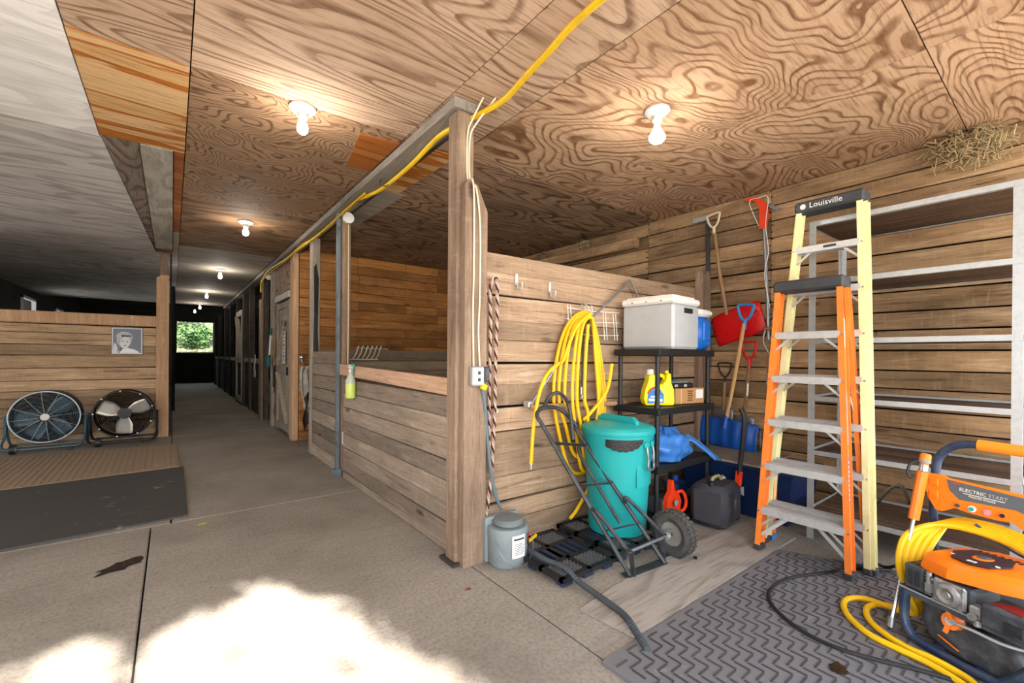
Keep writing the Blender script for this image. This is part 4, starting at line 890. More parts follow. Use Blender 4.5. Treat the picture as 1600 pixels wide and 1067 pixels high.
# tote with lid board
t_ = thing('storage_tote', 'dark blue storage tote against the right wall behind the orange ladder', 'tote', (3.85, 1.7, 0))
def tray(x0, x1, y0, y1, z0, z1, tp, th, mat, par, name='body'):
    b = MB(); o1 = [(x0+tp, y0+tp), (x1-tp, y0+tp), (x1-tp, y1-tp), (x0+tp, y1-tp)]; o2 = [(x0, y0), (x1, y0), (x1, y1), (x0, y1)]
    vs = [(*p, z0) for p in o1]+[(*p, z1) for p in o2]+[(x0+th, y0+th, z1), (x1-th, y0+th, z1), (x1-th, y1-th, z1), (x0+th, y1-th, z1)]+[(x0+tp+th, y0+tp+th, z0+th), (x1-tp-th, y0+tp+th, z0+th), (x1-tp-th, y1-tp-th, z0+th), (x0+tp+th, y1-tp-th, z0+th)]
    fs = [(3, 2, 1, 0), (12, 13, 14, 15)]
    for k in range(4):
        j = (k+1) % 4; fs += [(k, j, 4+j, 4+k), (4+k, 4+j, 8+j, 8+k), (8+k, 8+j, 12+j, 12+k)]
    b.add(vs, fs); return b.build(name, mat, par, smooth=0)
tray(3.56, 4.12, 1.28, 2.16, .003, .395, .05, .008, M['navy'], t_)
b = MB()
for (x0, x1, y0, y1) in ((3.54, 3.57, 1.26, 2.18), (4.11, 4.14, 1.26, 2.18), (3.57, 4.11, 1.26, 1.29), (3.57, 4.11, 2.15, 2.18)): b.box(((x0+x1)/2, (y0+y1)/2, .395), (x1-x0, y1-y0, .025), None, .004)
tag(b.build('rim', M['navy'], t_, smooth=0), kind='stuff')
t_ = thing('tote_lid', 'grey board lid lying over the dark blue tote under the blue shovel', 'lid', (3.85, 1.9, .41)); b = MB(); b.box((3.84, 1.84, .42), (.62, .68, .018), Matrix.Rotation(R(1), 3, 'Z'), .005); b.build('sheet', plain('lid_grey', '8b8478', .7, grime=.4, gc='5a5348'), t_, smooth=0)
# ================================================================ tools on and against the right wall
def shaft(pts, r, mat, par, name='handle', n=8): b = MB(); b.tube(cat(pts, 4) if len(pts) > 2 else pts, r, n); return b.build(name, mat, par)
def dgrip(top, dr, side, w, h, r, mat, par, name='grip'):
    """D shaped grip: socket at top, opening h along dr, bar along side"""
    top, dr, side = V(top), V(dr).normalized(), V(side).normalized()
    b = MB(); b.tube(cat([top, top+dr*h*.25+side*w*.32, top+dr*h*.75+side*w*.5, top+dr*h+side*w*.46, top+dr*h-side*w*.46, top+dr*h*.75-side*w*.5, top+dr*h*.25-side*w*.32], 4, True), r, 7, True)
    b.cyl(top-dr*h*.55, top+dr*.01, r*1.25, r*1.3, 10); return b.build(name, mat, par)
def blade(par, name, mat, C0, ux, uz, w, h, dep, ribs=0, curve=.5):
    """scoop blade: width w along ux, height h along uz, dished by dep"""
    C0, ux, uz = V(C0), V(ux).normalized(), V(uz).normalized(); n = ux.cross(uz).normalized()
    def f(u, v):
        x = (u-.5)*w; zz = v*h; d = dep*((2*v-1)**2*curve+(2*u-1)**4*.5)+(.006*sin(u*ribs*2*pi) if ribs else 0)
        hh = 1-.05*abs(2*u-1)**6
        return C0+ux*x+uz*(zz*hh)+n*d
    b = MB(); b.grid(f, 48, 12); return b.build(name, mat, par, smooth=50, solid=.006)
# red snow shovel, hung by its grip
t_ = thing('snow_shovel', 'red snow shovel hanging blade down on the right wall, cream grip', 'shovel', (4.2, 2.0, 1.35))
blade(t_, 'blade', M['red'], (4.21, 1.955, 1.43), (0, -.95, .30), (0, .26, .96), .47, .30, -.045, 0)
for k in range(3): b = MB(); b.box((4.165, 1.86-.055*k, 1.64+.02*k), (.012, .035, .018), None, .004); b.build('moulded_rib', M['red'], t_, smooth=0)
shaft([(4.215, 2.09, 1.66), (4.225, 2.17, 2.10), (4.235, 2.225, 2.48)], .0165, M['ash_old'], t_)
dgrip((4.235, 2.235, 2.54), (0, .05, 1), (0, 1, -.12), .12, .13, .011, M['bone'], t_)
# pole pruner
t_ = thing('pole_pruner', 'long grey pole pruner with an orange head on the right wall', 'pruner', (4.2, 1.74, .45))
shaft([(4.22, 1.765, 2.45), (4.225, 1.735, 1.9), (4.23, 1.72, 1.42)], .0145, M['steel'], t_, 'pole')
b = MB(frame((4.235, 1.80, 2.42), (0, -1, 0), (0, 0, 1))); b.prism([(0.0, 0), (.055, 0), (.075, .12), (.06, .22), (-.02, .30), (-.12, .315), (-.12, .29), (-.04, .265), (.0, .21), (.005, .1)], .03, Matrix.Translation((0, 0, 0))); b.build('cutting_head', M['red_or'], t_, smooth=0)
b = MB(); b.tube(cat([(4.2, 1.80, 2.45), (4.195, 1.88, 2.68), (4.195, 1.80, 2.70), (4.195, 1.72, 2.68), (4.2, 1.74, 2.45), (4.2, 1.715, 2.2), (4.2, 1.745, 2.0), (4.2, 1.70, 1.7)], 6), .0035, 5); b.build('pull_cord', M['white'], t_)
b = MB(); b.beam((4.23, 1.72, 2.62), (4.235, 1.64, 2.56), .006, .03); b.build('hook_blade', M['steel'], t_, smooth=0)
# black bar on wall
t_ = thing('steel_bar', 'long black steel bar hanging beside the cream-gripped shovel', 'bar', (4.26, 2.31, 1.15)); b = MB(); b.beam((4.262, 2.315, 2.6), (4.262, 2.285, 1.15), .035, .022, (1, 0, 0), .004); b.build('shank', M['blk_met'], t_, smooth=0)
b = MB(); b.beam((4.262, 2.318, 2.68), (4.262, 2.315, 2.52), .022, .018, (1, 0, 0), .003); b.build('bright_tip', M['steel'], t_, smooth=0)
b = MB(); b.box((4.262, 2.39, 2.66), (.03, .16, .05), None, .004); tag(b.build('wall_bracket', M['galv'], None, smooth=0), 'small grey bracket left of the cream shovel grip', 'bracket')
# blue snow shovel standing on the tote lid
t_ = thing('snow_shovel', 'blue ribbed snow shovel standing on the tote lid, wooden handle', 'shovel', (4.0, 2.0, .43))
blade(t_, 'blade', M['blue'], (4.0, 2.05, .435), (-.04, -.99, -.06), (.12, -.03, 1), .64, .26, -.05, 6)
shaft([(4.03, 2.0, .66), (4.06, 1.93, 1.1), (4.10, 1.875, 1.56)], .0165, M['ash'], t_)
b = MB(); b.cyl((4.02, 2.01, .60), (4.035, 1.995, .72), .024, .02, 12); b.build('socket', M['blue'], t_)
dgrip((4.105, 1.87, 1.59), (.02, -.05, 1), (-.1, 1, .05), .125, .14, .013, M['blue_l'], t_)
# red D handle spade, head behind the others
t_ = thing('garden_spade', 'old spade with a red metal D grip standing by the right wall', 'spade', (4.2, 1.9, .43))
dgrip((4.20, 1.872, 1.24), (0, .02, 1), (0, 1, 0), .125, .155, .011, M['red'], t_)
shaft([(4.20, 1.873, 1.18), (4.21, 1.90, .9), (4.215, 1.92, .7)], .0165, M['ash_old'], t_)
b = MB(); b.beam((4.195, 1.88, 1.02), (4.197, 1.887, .90), .02, .02, (1, 0, 0), .008); b.build('white_patch', M['white'], t_, smooth=0)
blade(t_, 'spade_blade', M['steel'], (4.2, 1.93, .435), (0, -1, 0), (.05, 0, 1), .19, .28, -.02)
t_ = thing('garden_fork', 'old tool with a worn brown T grip beside the orange ladder', 'fork', (4.18, 1.68, .43))
b = MB(); b.cyl((4.16, 1.74, 1.51), (4.14, 1.60, 1.515), .014, n=10); b.build('grip', M['ash_old'], t_)
b = MB(); b.tube(cat([(4.16, 1.72, 1.5), (4.16, 1.735, 1.40), (4.165, 1.685, 1.28)], 4), .008, 6); b.tube(cat([(4.145, 1.62, 1.5), (4.15, 1.63, 1.40), (4.165, 1.68, 1.28)], 4), .008, 6); tag(b.build('yoke', M['steel'], t_), kind='stuff')
shaft([(4.165, 1.682, 1.30), (4.19, 1.70, .9), (4.2, 1.71, .62)], .018, M['ash_old'], t_)
b = MB(); b.cyl((4.18, 1.695, 1.02), (4.178, 1.692, 1.12), .02, n=10); b.build('ferrule', M['galv'], t_)
for k in range(4): b = MB(); y = 1.645+.042*k; b.tube([(4.2, 1.71, .64), (4.2, y, .6), (4.205, y, .435)], .006, 6); b.build('tine', M['steel'], t_)
t_ = thing('hand_shovel', 'dark old D handled shovel nearest the shelf unit by the wall', 'shovel', (4.2, 2.1, .43))
dgrip((4.21, 2.10, 1.07), (0, .02, 1), (0, 1, 0), .12, .13, .009, plain('dark_iron', '38302a', .7, .4), t_)
shaft([(4.21, 2.10, 1.02), (4.215, 2.12, .75)], .016, M['ash_old'], t_); blade(t_, 'blade', M['steel'], (4.21, 2.13, .435), (0, -1, 0), (.02, 0, 1), .2, .34, -.02)
# splitting maul leaning in front of the tote
t_ = thing('splitting_axe', 'axe with a curved black handle and orange-red shoulder standing beside the jerry can', 'axe', (3.45, 1.6, .3))
shaft([(3.44, 1.60, .36), (3.44, 1.585, .5), (3.43, 1.565, .66), (3.43, 1.56, .80), (3.425, 1.585, .87)], .019, M['blk'], t_)
b = MB(); b.beam((3.445, 1.612, .26), (3.44, 1.598, .385), .045, .032, (1, 0, 0), .005); b.build('orange_shoulder', M['red_or'], t_, smooth=0)
b = MB(frame((3.445, 1.62, .19), (.4, -.9, 0), (0, 0, 1))); b.prism([(-.04, .03), (.03, .02), (.05, .01), (.05, .08), (.03, .07), (-.04, .07)], .03, Matrix.Translation((0, 0, -.015))); b.build('head', M['steel'], t_, smooth=0)
b = MB(); b.beam((3.445, 1.615, .01), (3.445, 1.615, .2), .03, .03, (1, 0, 0), .004); b.build('butt', M['blk'], t_, smooth=0)
# ---------------------------------------------------------------- step ladders
def ladder(name, label, y0b, y1b, y0t, y1t, xb, xt, zt, nstep, rail, rail2, rear_dx, pitch, caplab, side_lab=None):
    t = thing(name, label, 'ladder', ((xb+xt)/2, (y0b+y1b)/2, 0))
    def P(side, z, dx=0.0): k = z/zt; return V((xb+(xt-xb)*k+dx, (y0b+(y0t-y0b)*k) if side == 0 else (y1b+(y1t-y1b)*k), z))
    def R2(side, z, ins=.02):
        k = z/zt; x = (xt+.06)+(xb+rear_dx-(xt+.06))*(1-k); y = P(side, z).y+(ins if side == 0 else -ins); return V((x, y, z))
    for s_ in (0, 1):
        sg = 1 if s_ == 0 else -1; a, c = P(s_, .03), P(s_, zt-.03); d = (c-a).normalized()
        # channel rail: web and two flanges
        b = MB(); b.beam(a+V((.035, 0, 0)), c+V((.035, 0, 0)), .006, .075, (1, 0, 0)); b.beam(a, c, .032, .006, (1, 0, 0)); b.beam(a+V((.07, 0, 0)), c+V((.07, 0, 0)), .032, .006, (1, 0, 0))
        tag(b.build('side_rail', rail, t, smooth=0), 'front side rail', None)
        a, c = R2(s_, .03), R2(s_, zt-.05); b = MB(); b.beam(a, c, .005, .05, (1, 0, 0)); b.beam(a-V((.024, 0, 0)), c-V((.024, 0, 0)), .026, .005, (1, 0, 0)); b.beam(a+V((.024, 0, 0)), c+V((.024, 0, 0)), .026, .005, (1, 0, 0))
        b.build('rear_rail', rail2 if s_ == 0 else rail, t, smooth=0)
        b = MB(); b.box(P(s_, .032)+V((.035, 0, 0)), (.085, .042, .034), None, .005); b.build('foot', M['cap_blk'], t, smooth=0)
        b = MB(); b.box(R2(s_, .032), (.06, .04, .034), None, .005); b.build('foot', M['blue_l'] if 'orange' in label else M['cap_blk'], t, smooth=0)
    for k in range(1, nstep+1):
        z = k*pitch; a, c = P(0, z), P(1, z); yl, yh = min(a.y, c.y)+.006, max(a.y, c.y)-.006; b = MB(); yc = (yl+yh)/2; L = yh-yl
        b.box((a.x+.037, yc, z), (.078, L, .004)); b.box((a.x-.004, yc, z-.018), (.004, L, .042)); b.box((a.x+.077, yc, z-.014), (.004, L, .03))
        for q in (.012, .03, .048, .066): b.box((a.x+q, yc, z+.0035), (.006, L, .004))
        tag(b.build('step', M['alu'], t, smooth=0), 'ribbed aluminium step')
        for s_, yy in ((0, yh), (1, yl)): 
            sg = -1 if s_ == 0 else 1; b = MB(); b.beam((a.x+.01, yy, z-.11), (a.x+.01, yy+sg*.09, z-.03), .014, .003, (1, 0, 0)); b.build('knee_brace', M['alu'], t, smooth=0)
            b = MB(); b.cyl((a.x-.008, yy-sg*.014, z-.02), (a.x-.002, yy-sg*.014, z-.02), .006, n=8); b.build('rivet', M['chrome'], t)
        a, c = R2(0, z-.03), R2(1, z-.03); b = MB(); b.box((a.x, (a.y+c.y)/2, z-.03), (.03, abs(a.y-c.y), .022), None, .003); b.build('rear_bar', M['alu'], t, smooth=0)
    a, c = P(0, zt), P(1, zt); yc = (a.y+c.y)/2
    b = MB(); b.box((a.x+.055, yc, zt-.012), (.145, abs(a.y-c.y)+.055, .075), None, .012); tag(b.build('top_cap', M['cap_blk'], t, smooth=0), caplab)
    for s_ in (0, 1):
        z = zt*.62; b = MB(); b.beam(P(s_, z)+V((.08, 0, 0)), R2(s_, z-.2), .018, .004, (0, 1, 0)); b.build('spreader', M['galv'], t, smooth=0)
    for s_, dy in ((0, -1), (1, 1)):
        a = P(s_, .02); k1 = P(s_, pitch); b = MB(); b.beam((k1.x+.03, k1.y+dy*.16, k1.z-.03), (a.x+.03, a.y+dy*.012, .11), .02, .005, (1, 0, 0)); b.build('bottom_brace', M['alu'], t, smooth=0)
    return t, P
lo, Po = ladder('step_ladder', 'orange fibreglass step ladder standing in front of the yellow one', 1.275, .788, 1.245, .905, 2.99, 3.205, 1.735, 5, M['fib_o'], M['fib_o'], .28, .283, 'black top cap')
p = Po(1, .95); b = MB(); b.beam(Po(1, .75)+V((.035, -.0045, 0)), Po(1, 1.05)+V((.035, -.0045, 0)), .0015, .045, (1, 0, 0)); tag(b.build('sticker', plain('grey_sticker', '8b8d92', .6), lo, smooth=0), 'grey warning sticker')
b = MB(); b.beam(Po(1, .42)+V((.035, -.0045, 0)), Po(1, .68)+V((.035, -.0045, 0)), .0015, .045, (1, 0, 0)); tag(b.build('sticker', plain('blue_sticker', '2c5f96', .6), lo, smooth=0), 'blue lettered sticker')
b = MB()
for k in range(9): q_ = Po(1, .44+.026*k)+V((.035, -.0056, 0)); b.box(q_, (.026, .001, .015))
tag(b.build('sticker_print', M['paper'], lo, smooth=0), kind='stuff')
b = MB(); b.beam(Po(1, 1.32)+V((.035, -.0045, 0)), Po(1, 1.5)+V((.035, -.0045, 0)), .0015, .035, (1, 0, 0)); tag(b.build('sticker', M['paper'], lo, smooth=0), 'small white sticker')
ly, Py = ladder('step_ladder', 'tall pale yellow step ladder leaning on the steel shelving', 1.30, .742, 1.185, .855, 3.15, 3.385, 2.285, 7, M['fib_y'], M['fib_y2'], .04, .285, 'black top cap with white lettering')
MT = frame((3.366, 1.03, 2.273), (0, -1, 0), (0, 0, 1)); text('Louisville', .05, MT, M['white'], ly)
b = MB(); b.sphere((3.3665, 1.16, 2.273), .018, 10, 6, (.12, 1, 1)); b.build('cap_emblem', M['white'], ly)
b = MB(); b.box((Py(0, 1.995).x-.0067, 1.0, 1.98), (.001, .07, .016)); b.build('sticker', M['ink'], ly, smooth=0)
MT = frame(Py(1, .8)+V((.035, -.0045, 0)), (.09, 0, 1), (-1, 0, 0)); text('LOUISVILLE', .035, MT, M['ink'], ly)
# ---------------------------------------------------------------- steel shelving with board shelves
t_ = thing('steel_shelving', 'tall galvanised angle-iron shelving with brown boards on the right wall', 'shelving', (3.85, .68, 0)); X0, X1, Y0, Y1 = 3.525, 4.17, .19, 1.17
for x in (X0, X1):
    for y in (Y0, Y1):
        b = MB(); sy = 1 if y == Y0 else -1; sx = 1 if x == X0 else -1; b.box((x, y+sy*.019, 1.1), (.004, .04, 2.2)); b.box((x+sx*.019, y, 1.1), (.04, .004, 2.2)); b.build('upright', M['galv'], t_, smooth=0)
for k, z in enumerate((2.185, 1.775, 1.37, .975, .60, .19)):
    for x in (X0-.003, X1+.003): b = MB(); b.box((x, (Y0+Y1)/2, z), (.004, Y1-Y0, .032)); b.box((x+(.016 if x < 3.8 else -.016), (Y0+Y1)/2, z-.014), (.03, Y1-Y0, .004)); b.build('shelf_edge', M['galv'], t_, smooth=0)
    for y in (Y0, Y1): b = MB(); b.box(((X0+X1)/2, y, z), (X1-X0, .004, .032)); b.build('end_edge', M['galv'], t_, smooth=0)
    if k != 2 or True:
        for j in range(4): b = MB(); w = (X1-X0-.02)/4; b.box((X0+.012+w*(j+.5), (Y0+Y1)/2, z-.004), (w-.004, Y1-Y0-.012, .016), None, .003); b.build('shelf_board', M['shelf_wood'], t_, smooth=0)
# ---------------------------------------------------------------- bird nests
M['straw'] = plain('straw', 'b5a27c', .9, grime=.4, gc='6b5638'); M['mud'] = plain('nest_mud', '7d6a50', .95, bump=.8)
def nest(c, r, lb, n=260, dark=False):
    t = thing('bird_nest', lb, 'nest', (c[0], c[1], c[2]-r)); rr = random.Random(int(c[1]*100)); b = MB(); b.sphere(c, r*.7, 12, 8, (.55, 1.25, .55)); b.build('cup', M['mud'], t)
    b = MB()
    for _ in range(n):
        a = V((rr.gauss(0, .4)*.8, rr.gauss(0, .45)*1.1, rr.gauss(0, .32)-.05))*r; p = V(c)+a; d = V((rr.gauss(0, .5), rr.gauss(0, 1), rr.gauss(0, .8))).normalized()*r*rr.uniform(.2, .5)
        q1 = p+d; q1.x = min(q1.x, 4.27); p.x = min(p.x, 4.27); q1.z = min(q1.z, H-.005); p.z = min(p.z, H-.005); b.tube([p, q1+V((0, 0, -.01))], .0032, 3, caps=False)
    tag(b.build('straw', M['straw'] if not dark else M['ash_old'], t, smooth=0), kind='stuff')
nest((4.19, .45, 2.685), .15, 'large straw bird nest under the ceiling above the steel shelving', 900)
nest((4.21, 3.95, 2.68), .12, 'bird nest on the far wall log above the partition end', 200)
nest((4.21, 4.75, 2.68), .12, 'dark bird nest farthest along the wall in the stall', 160, True)
b = MB(); b.beam((4.19, 3.1, 2.56), (4.19, 5.9, 2.60), .08, .12, bev=.015); tag(b.build('wall_log', M['plank_y'], None, smooth=0), 'rough timber ledge along the right wall inside the stall', 'timber')
# ================================================================ petrol pressure washer
W_ = V((-.40, -.917, 0)).normalized(); N_ = V((.917, -.40, 0)).normalized(); O_ = V((2.605, .475, 0))
def F(w, d, z): return O_+W_*w+N_*d+V((0, 0, z))
FM = frame(O_, W_, N_)            # x = width, y = depth, z = up
ENG = MB
t_ = thing('pressure_washer', 'orange petrol pressure washer with a control panel, right of the ladders', 'pressure washer', (2.65, .3, .0))
M['navy_tube'] = plain('dark_blue_tube', '2a3b58', .35, .3, grime=.4, gc='6b6f76', gs=14)
M['dusty'] = plain('dusty_black_plastic', '35383f', .6, grime=.6, gc='6f7072', gs=16)
for d in (0, .40):
    b = MB(FM); b.tube(cat([(0, d, .23), (0, d-.01, .12), (.025, d-.02, .06), (.08, d-.02, .034), (.28, d-.02, .034), (.35, d-.01, .06), (.46, d, .22)], 6), .0175, 10); b.build('base_tube', M['navy_tube'], t_)
for w in (.12, .26): b = MB(FM); b.beam((w, 0, .03), (w, .40, .03), .03, .02); b.build('base_bar', M['navy_tube'], t_, smooth=0)
b = MB(FM); b.box((.25, .21, .232), (.54, .44, .008)); b.box((.25, -.012, .225), (.54, .004, .028)); b.box((-.018, .21, .225), (.004, .44, .028)); tag(b.build('engine_plate', M['dkgrey'], t_, smooth=0))
b = MB(FM); b.box((.25, -.0155, .236), (.54, .003, .006)); b.build('plate_edge', M['galv'], t_, smooth=0)
# soap tank
b = MB(FM); b.prism([(.05, .205), (.04, .12), (.07, .06), (.14, .025), (.34, .025), (.385, .07), (.36, .15), (.30, .185), (.2, .17), (.13, .20)], .27, Matrix.Translation((0, .29, 0)) @ Matrix.Rotation(pi/2, 4, 'X')); tk = b.build('soap_tank', M['dusty'], t_, smooth=0)
md = tk.modifiers.new('bevel', 'BEVEL'); md.width = .018; md.segments = 3
b = MB(FM); b.cyl((.165, .035, .165), (.165, .0, .175), .030, .033, 16); b.beam((.165, -.005, .172), (.165, -.012, .215), .014, .006, (0, 1, 0)); b.beam((.165, -.005, .172), (.155, -.015, .125), .016, .006, (0, 1, 0)); b.build('tank_cap', M['orange'], tk, smooth=30)
b = MB(FM); b.cyl((.165, .0, .175), (.165, -.008, .177), .016, n=12); b.build('cap_centre', M['galv'], tk); b = MB(FM); b.tube(cat([(.165, -.01, .178), (.25, -.02, .19), (.34, -.015, .19), (.42, .02, .2)], 5), .006, 7); b.build('suction_tube', M['galv'], t_)
for k in range(3): b = MB(FM); b.box((.13+.022*k, .008, .085-.008*k), (.03, .003, .005), Matrix.Rotation(.3, 3, 'Y')); b.build('warning_mark', M['orange'], tk, smooth=0)
# muffler guard with slots
b = MB(FM); b.box((.035, .06, .293), (.075, .14, .105), None, .006); mf = b.build('muffler_guard', M['dkgrey'], t_, smooth=0)
for k in range(8):
    for s_ in (0, 1): b = MB(FM); b.box((.022+.026*s_, -.0105, .262+.0085*k), (.02, .002, .004)); b.build('slot', M['blk'], mf, smooth=0)
for k in range(5): b = MB(FM); b.box((.012+.011*k, .02, .3465), (.005, .03, .002)); b.build('top_slot', M['blk'], mf, smooth=0)
# cylinder and valve cover
b = MB(FM); b.box((.165, .08, .285), (.15, .16, .10), None, .012); cyl_ = b.build('crankcase', M['dkgrey'], t_, smooth=0)
b = MB(FM); b.box((.165, -.008, .285), (.115, .02, .10), None, .01); b.lathe([(.0001, .012), (.012, .012), (.016, .008), (.03, .014), (.043, .008), (.047, -.004)], (.165, -.02, .285), 24, Matrix.Rotation(pi/2, 3, 'X')); b.build('valve_cover', M['silver'], t_, smooth=30)
for dx in (-.048, .048):
    for dz in (-.04, .04): b = MB(FM); b.cyl((.165+dx, -.018, .285+dz), (.165+dx, -.026, .285+dz), .006, n=6); b.build('bolt', M['chrome'], t_)
for k in range(7): b = MB(FM); b.box((.092, .02, .25+.012*k), (.028, .06, .005)); b.build('cooling_fin', M['silver'], cyl_, smooth=0)
b = MB(FM); b.cyl((.095, -.012, .30), (.095, -.012, .345), .010, n=8); b.cyl((.095, -.012, .262), (.095, -.012, .30), .015, n=6); b.build('spark_plug', M['chrome'], t_)
# carburettor and air filter box
b = MB(FM); b.box((.255, .0, .262), (.04, .05, .05), None, .006); b.cyl((.255, -.03, .25), (.255, -.045, .25), .014, n=10); b.cyl((.262, -.02, .24), (.262, -.02, .215), .012, n=10); b.build('carburettor', M['silver'], t_, smooth=30)
b = MB(FM); b.box((.345, .03, .275), (.135, .13, .085), None, .008); af = b.build('air_filter_box', M['dusty'], t_, smooth=0)
for k in range(5): b = MB(FM); b.box((.372, -.036, .247+.009*k), (.05, .003, .004)); b.build('slot', M['blk'], af, smooth=0)
b = MB(FM); b.prism([(.29, .0), (.385, -.01), (.40, .05), (.33, .06)], .003, Matrix.Translation((0, 0, .318))); b.build('red_label', plain('dark_red_label', '7c1a16', .5), af, smooth=0)
# shroud
def loft(polys, zs):
    b = MB(FM); n = len(polys[0]); vs = [(*p, z) for P_, z in zip(polys, zs) for p in P_]
    fs = [(k*n+i, k*n+(i+1) % n, (k+1)*n+(i+1) % n, (k+1)*n+i) for k in range(len(polys)-1) for i in range(n)]
    fs += [tuple(range(n-1, -1, -1)), tuple((len(polys)-1)*n+i for i in range(n))]; return b.add(vs, fs)
p0 = [(.01, .09), (.05, .01), (.16, -.02), (.31, .02), (.365, .05), (.38, .10), (.52, .15), (.54, .33), (.4, .38), (.12, .36), (.02, .27)]
def shr(p, k, c=(.25, .17)): return [(c[0]+(x-c[0])*k, c[1]+(y-c[1])*k) for x, y in p]
sb = loft([p0, p0, shr(p0, .97), shr(p0, .85), shr(p0, .62)], [.338, .358, .382, .402, .410])
sb.v = [V((p.x, p.y, p.z+.07*p.x)) for p in sb.v]; sh = sb.build('engine_shroud', M['orange'], t_, smooth=28)
SHM = FM @ Matrix(((1, 0, 0, 0), (0, 1, 0, 0), (.07, 0, 1, -.026), (0, 0, 0, 1)))
b = MB(SHM); b.prism([(.10, .12), (.135, .05), (.20, .03), (.26, .05), (.29, .12), (.265, .19), (.13, .19)], .005, Matrix.Translation((0, 0, .434)) @ Matrix.Rotation(R(4), 4, 'X')); bg = b.build('starter_badge', plain('badge_dark', '2b2230', .5), t_, smooth=0)
b = MB(SHM); b.lathe([(.0001, .449), (.028, .449), (.038, .446), (.045, .44)][::-1], (.2, .13, 0), 22); b.build('badge_ring', M['orange'], bg)
b = MB(SHM); b.lathe([(.0001, .455), (.018, .454), (.024, .449)][::-1], (.2, .13, .0), 18); b.build('badge_centre', M['dkgrey'], bg)
for k, (x, y, a) in enumerate(((.125, .09, 1.0), (.2, .055, 0), (.265, .085, -1.0))): b = MB(SHM); b.box((x, y, .444), (.028, .013, .002), Matrix.Rotation(a, 3, 'Z')); b.build('badge_print', M['paper'], bg, smooth=0)
for k in range(8): b = MB(SHM); b.box((.12+.024*k, .235, .437), (.011, .03, .004), Matrix.Rotation(-.25, 3, 'Z')); b.build('vent_slot', M['blk'], sh, smooth=0)
# handle and panel
P0 = V((2.88, .44, 0)); D_ = V((-.17, -.985, 0)).normalized()
def G(a, z, o=0.0): return P0+D_*a+V((0, 0, z))+V((-.985, .17, 0))*o
b = MB(); b.tube(cat([G(.0, .22, -.06), G(.0, .5, -.03), G(.01, .70, -.02), G(.025, .79, -.02), G(.08, .85, -.02), G(.17, .868, -.02), G(.32, .862, -.02), G(.48, .85, -.02), G(.55, .8, -.02), G(.57, .7, -.02), G(.57, .22, -.05)], 6), .0175, 12); b.build('handle_tube', M['navy_tube'], t_)
b = MB(); b.cyl(G(.155, .868, -.02), G(.30, .864, -.02), .0245, n=16); b.build('handle_grip', plain('orange_foam_grip', 'f58a1a', .6), t_)
PM = frame(G(0, 0, 0), D_, (0, 0, 1))
b = MB(PM); pg = [(-.004, .705), (.0, .709), (.05, .709), (.07, .70), (.56, .672), (.60, .62), (.58, .50), (.40, .49), (.30, .540), (.272, .562), (.225, .557), (.146, .56), (.09, .569), (.049, .541), (.024, .542), (-.005, .595), (-.015, .654)]
b.prism(pg, .02, Matrix.Translation((0, 0, 0))); pn = b.build('control_panel', M['orange'], t_, smooth=0); md = pn.modifiers.new('bevel', 'BEVEL'); md.width = .006; md.segments = 2
b = MB(PM); b.prism([(.063, .695), (.54, .655), (.52, .60), (.40, .575), (.281, .618), (.107, .613), (.075, .647)], .002, Matrix.Translation((0, 0, .02))); pl = b.build('panel_label', plain('panel_grey', '565b60', .5), pn, smooth=0)
def PT(x, z, s, st, mat=M['white'], sx=1.0): text(st, s, PM @ Matrix.Translation((x, z, .0225)) @ Matrix.Rotation(R(-3), 4, 'Z'), mat, pn, xs=sx)
PT(.150, .659, .021, 'ELECTRIC', sx=.95); PT(.229, .655, .021, 'START', M['galv'], .95); PT(.18, .634, .011, 'PRESSURE WASHER', sx=.9); PT(.093, .683, .009, 'POWER', M['red_or'])
b = MB(PM); b.beam((.12, .646, .0225), (.25, .641, .0225), .003, .001, (0, 0, 1)); b.build('underline', M['white'], pn, smooth=0)
M['pinkn'] = plain('pink_nozzle', 'd98a90', .5)
for k, (x, z, m_) in enumerate(((.103, .587, 'dkgrey'), (.149, .584, 'white'), (.196, .583, 'pinkn'), (.244, .585, 'blk'))):
    b = MB(PM); b.cyl((x, z, .018), (x, z, .026), .014, n=16); o = b.build('nozzle_rubber', M['orange'] if k in (0, 3) else M[m_], pn); b = MB(PM); b.cyl((x, z, .026), (x, z, .034), .008, n=12); b.build('nozzle', [M['dkgrey'], M['teal'], M['pinkn'], M['blk']][k], pn)
for z in (.672, .613): b = MB(PM); b.box((.018, z, .022), (.034, .036, .006), None, .004); b.cyl((.022, z, .024), (.022, z, .028), .008, n=10); b.build('bolt_boss', M['orange'], pn, smooth=30)
b = MB(); b.tube(cat([G(.16, .52, .02), G(.24, .46, .02), G(.34, .42, .03), G(.45, .38, .04)], 5), .006, 6); b.build('panel_cable', M['navy_tube'], t_)
wcn = F(.46, .46, .15); b = MB(); b.lathe([(.07, -.03), (.12, -.04), (.145, -.02), (.145, .02), (.12, .04), (.07, .03), (.07, -.03)], wcn, 26, W_.to_track_quat('Z', 'Y').to_matrix()); b.build('wheel', M['tyre'], t_)
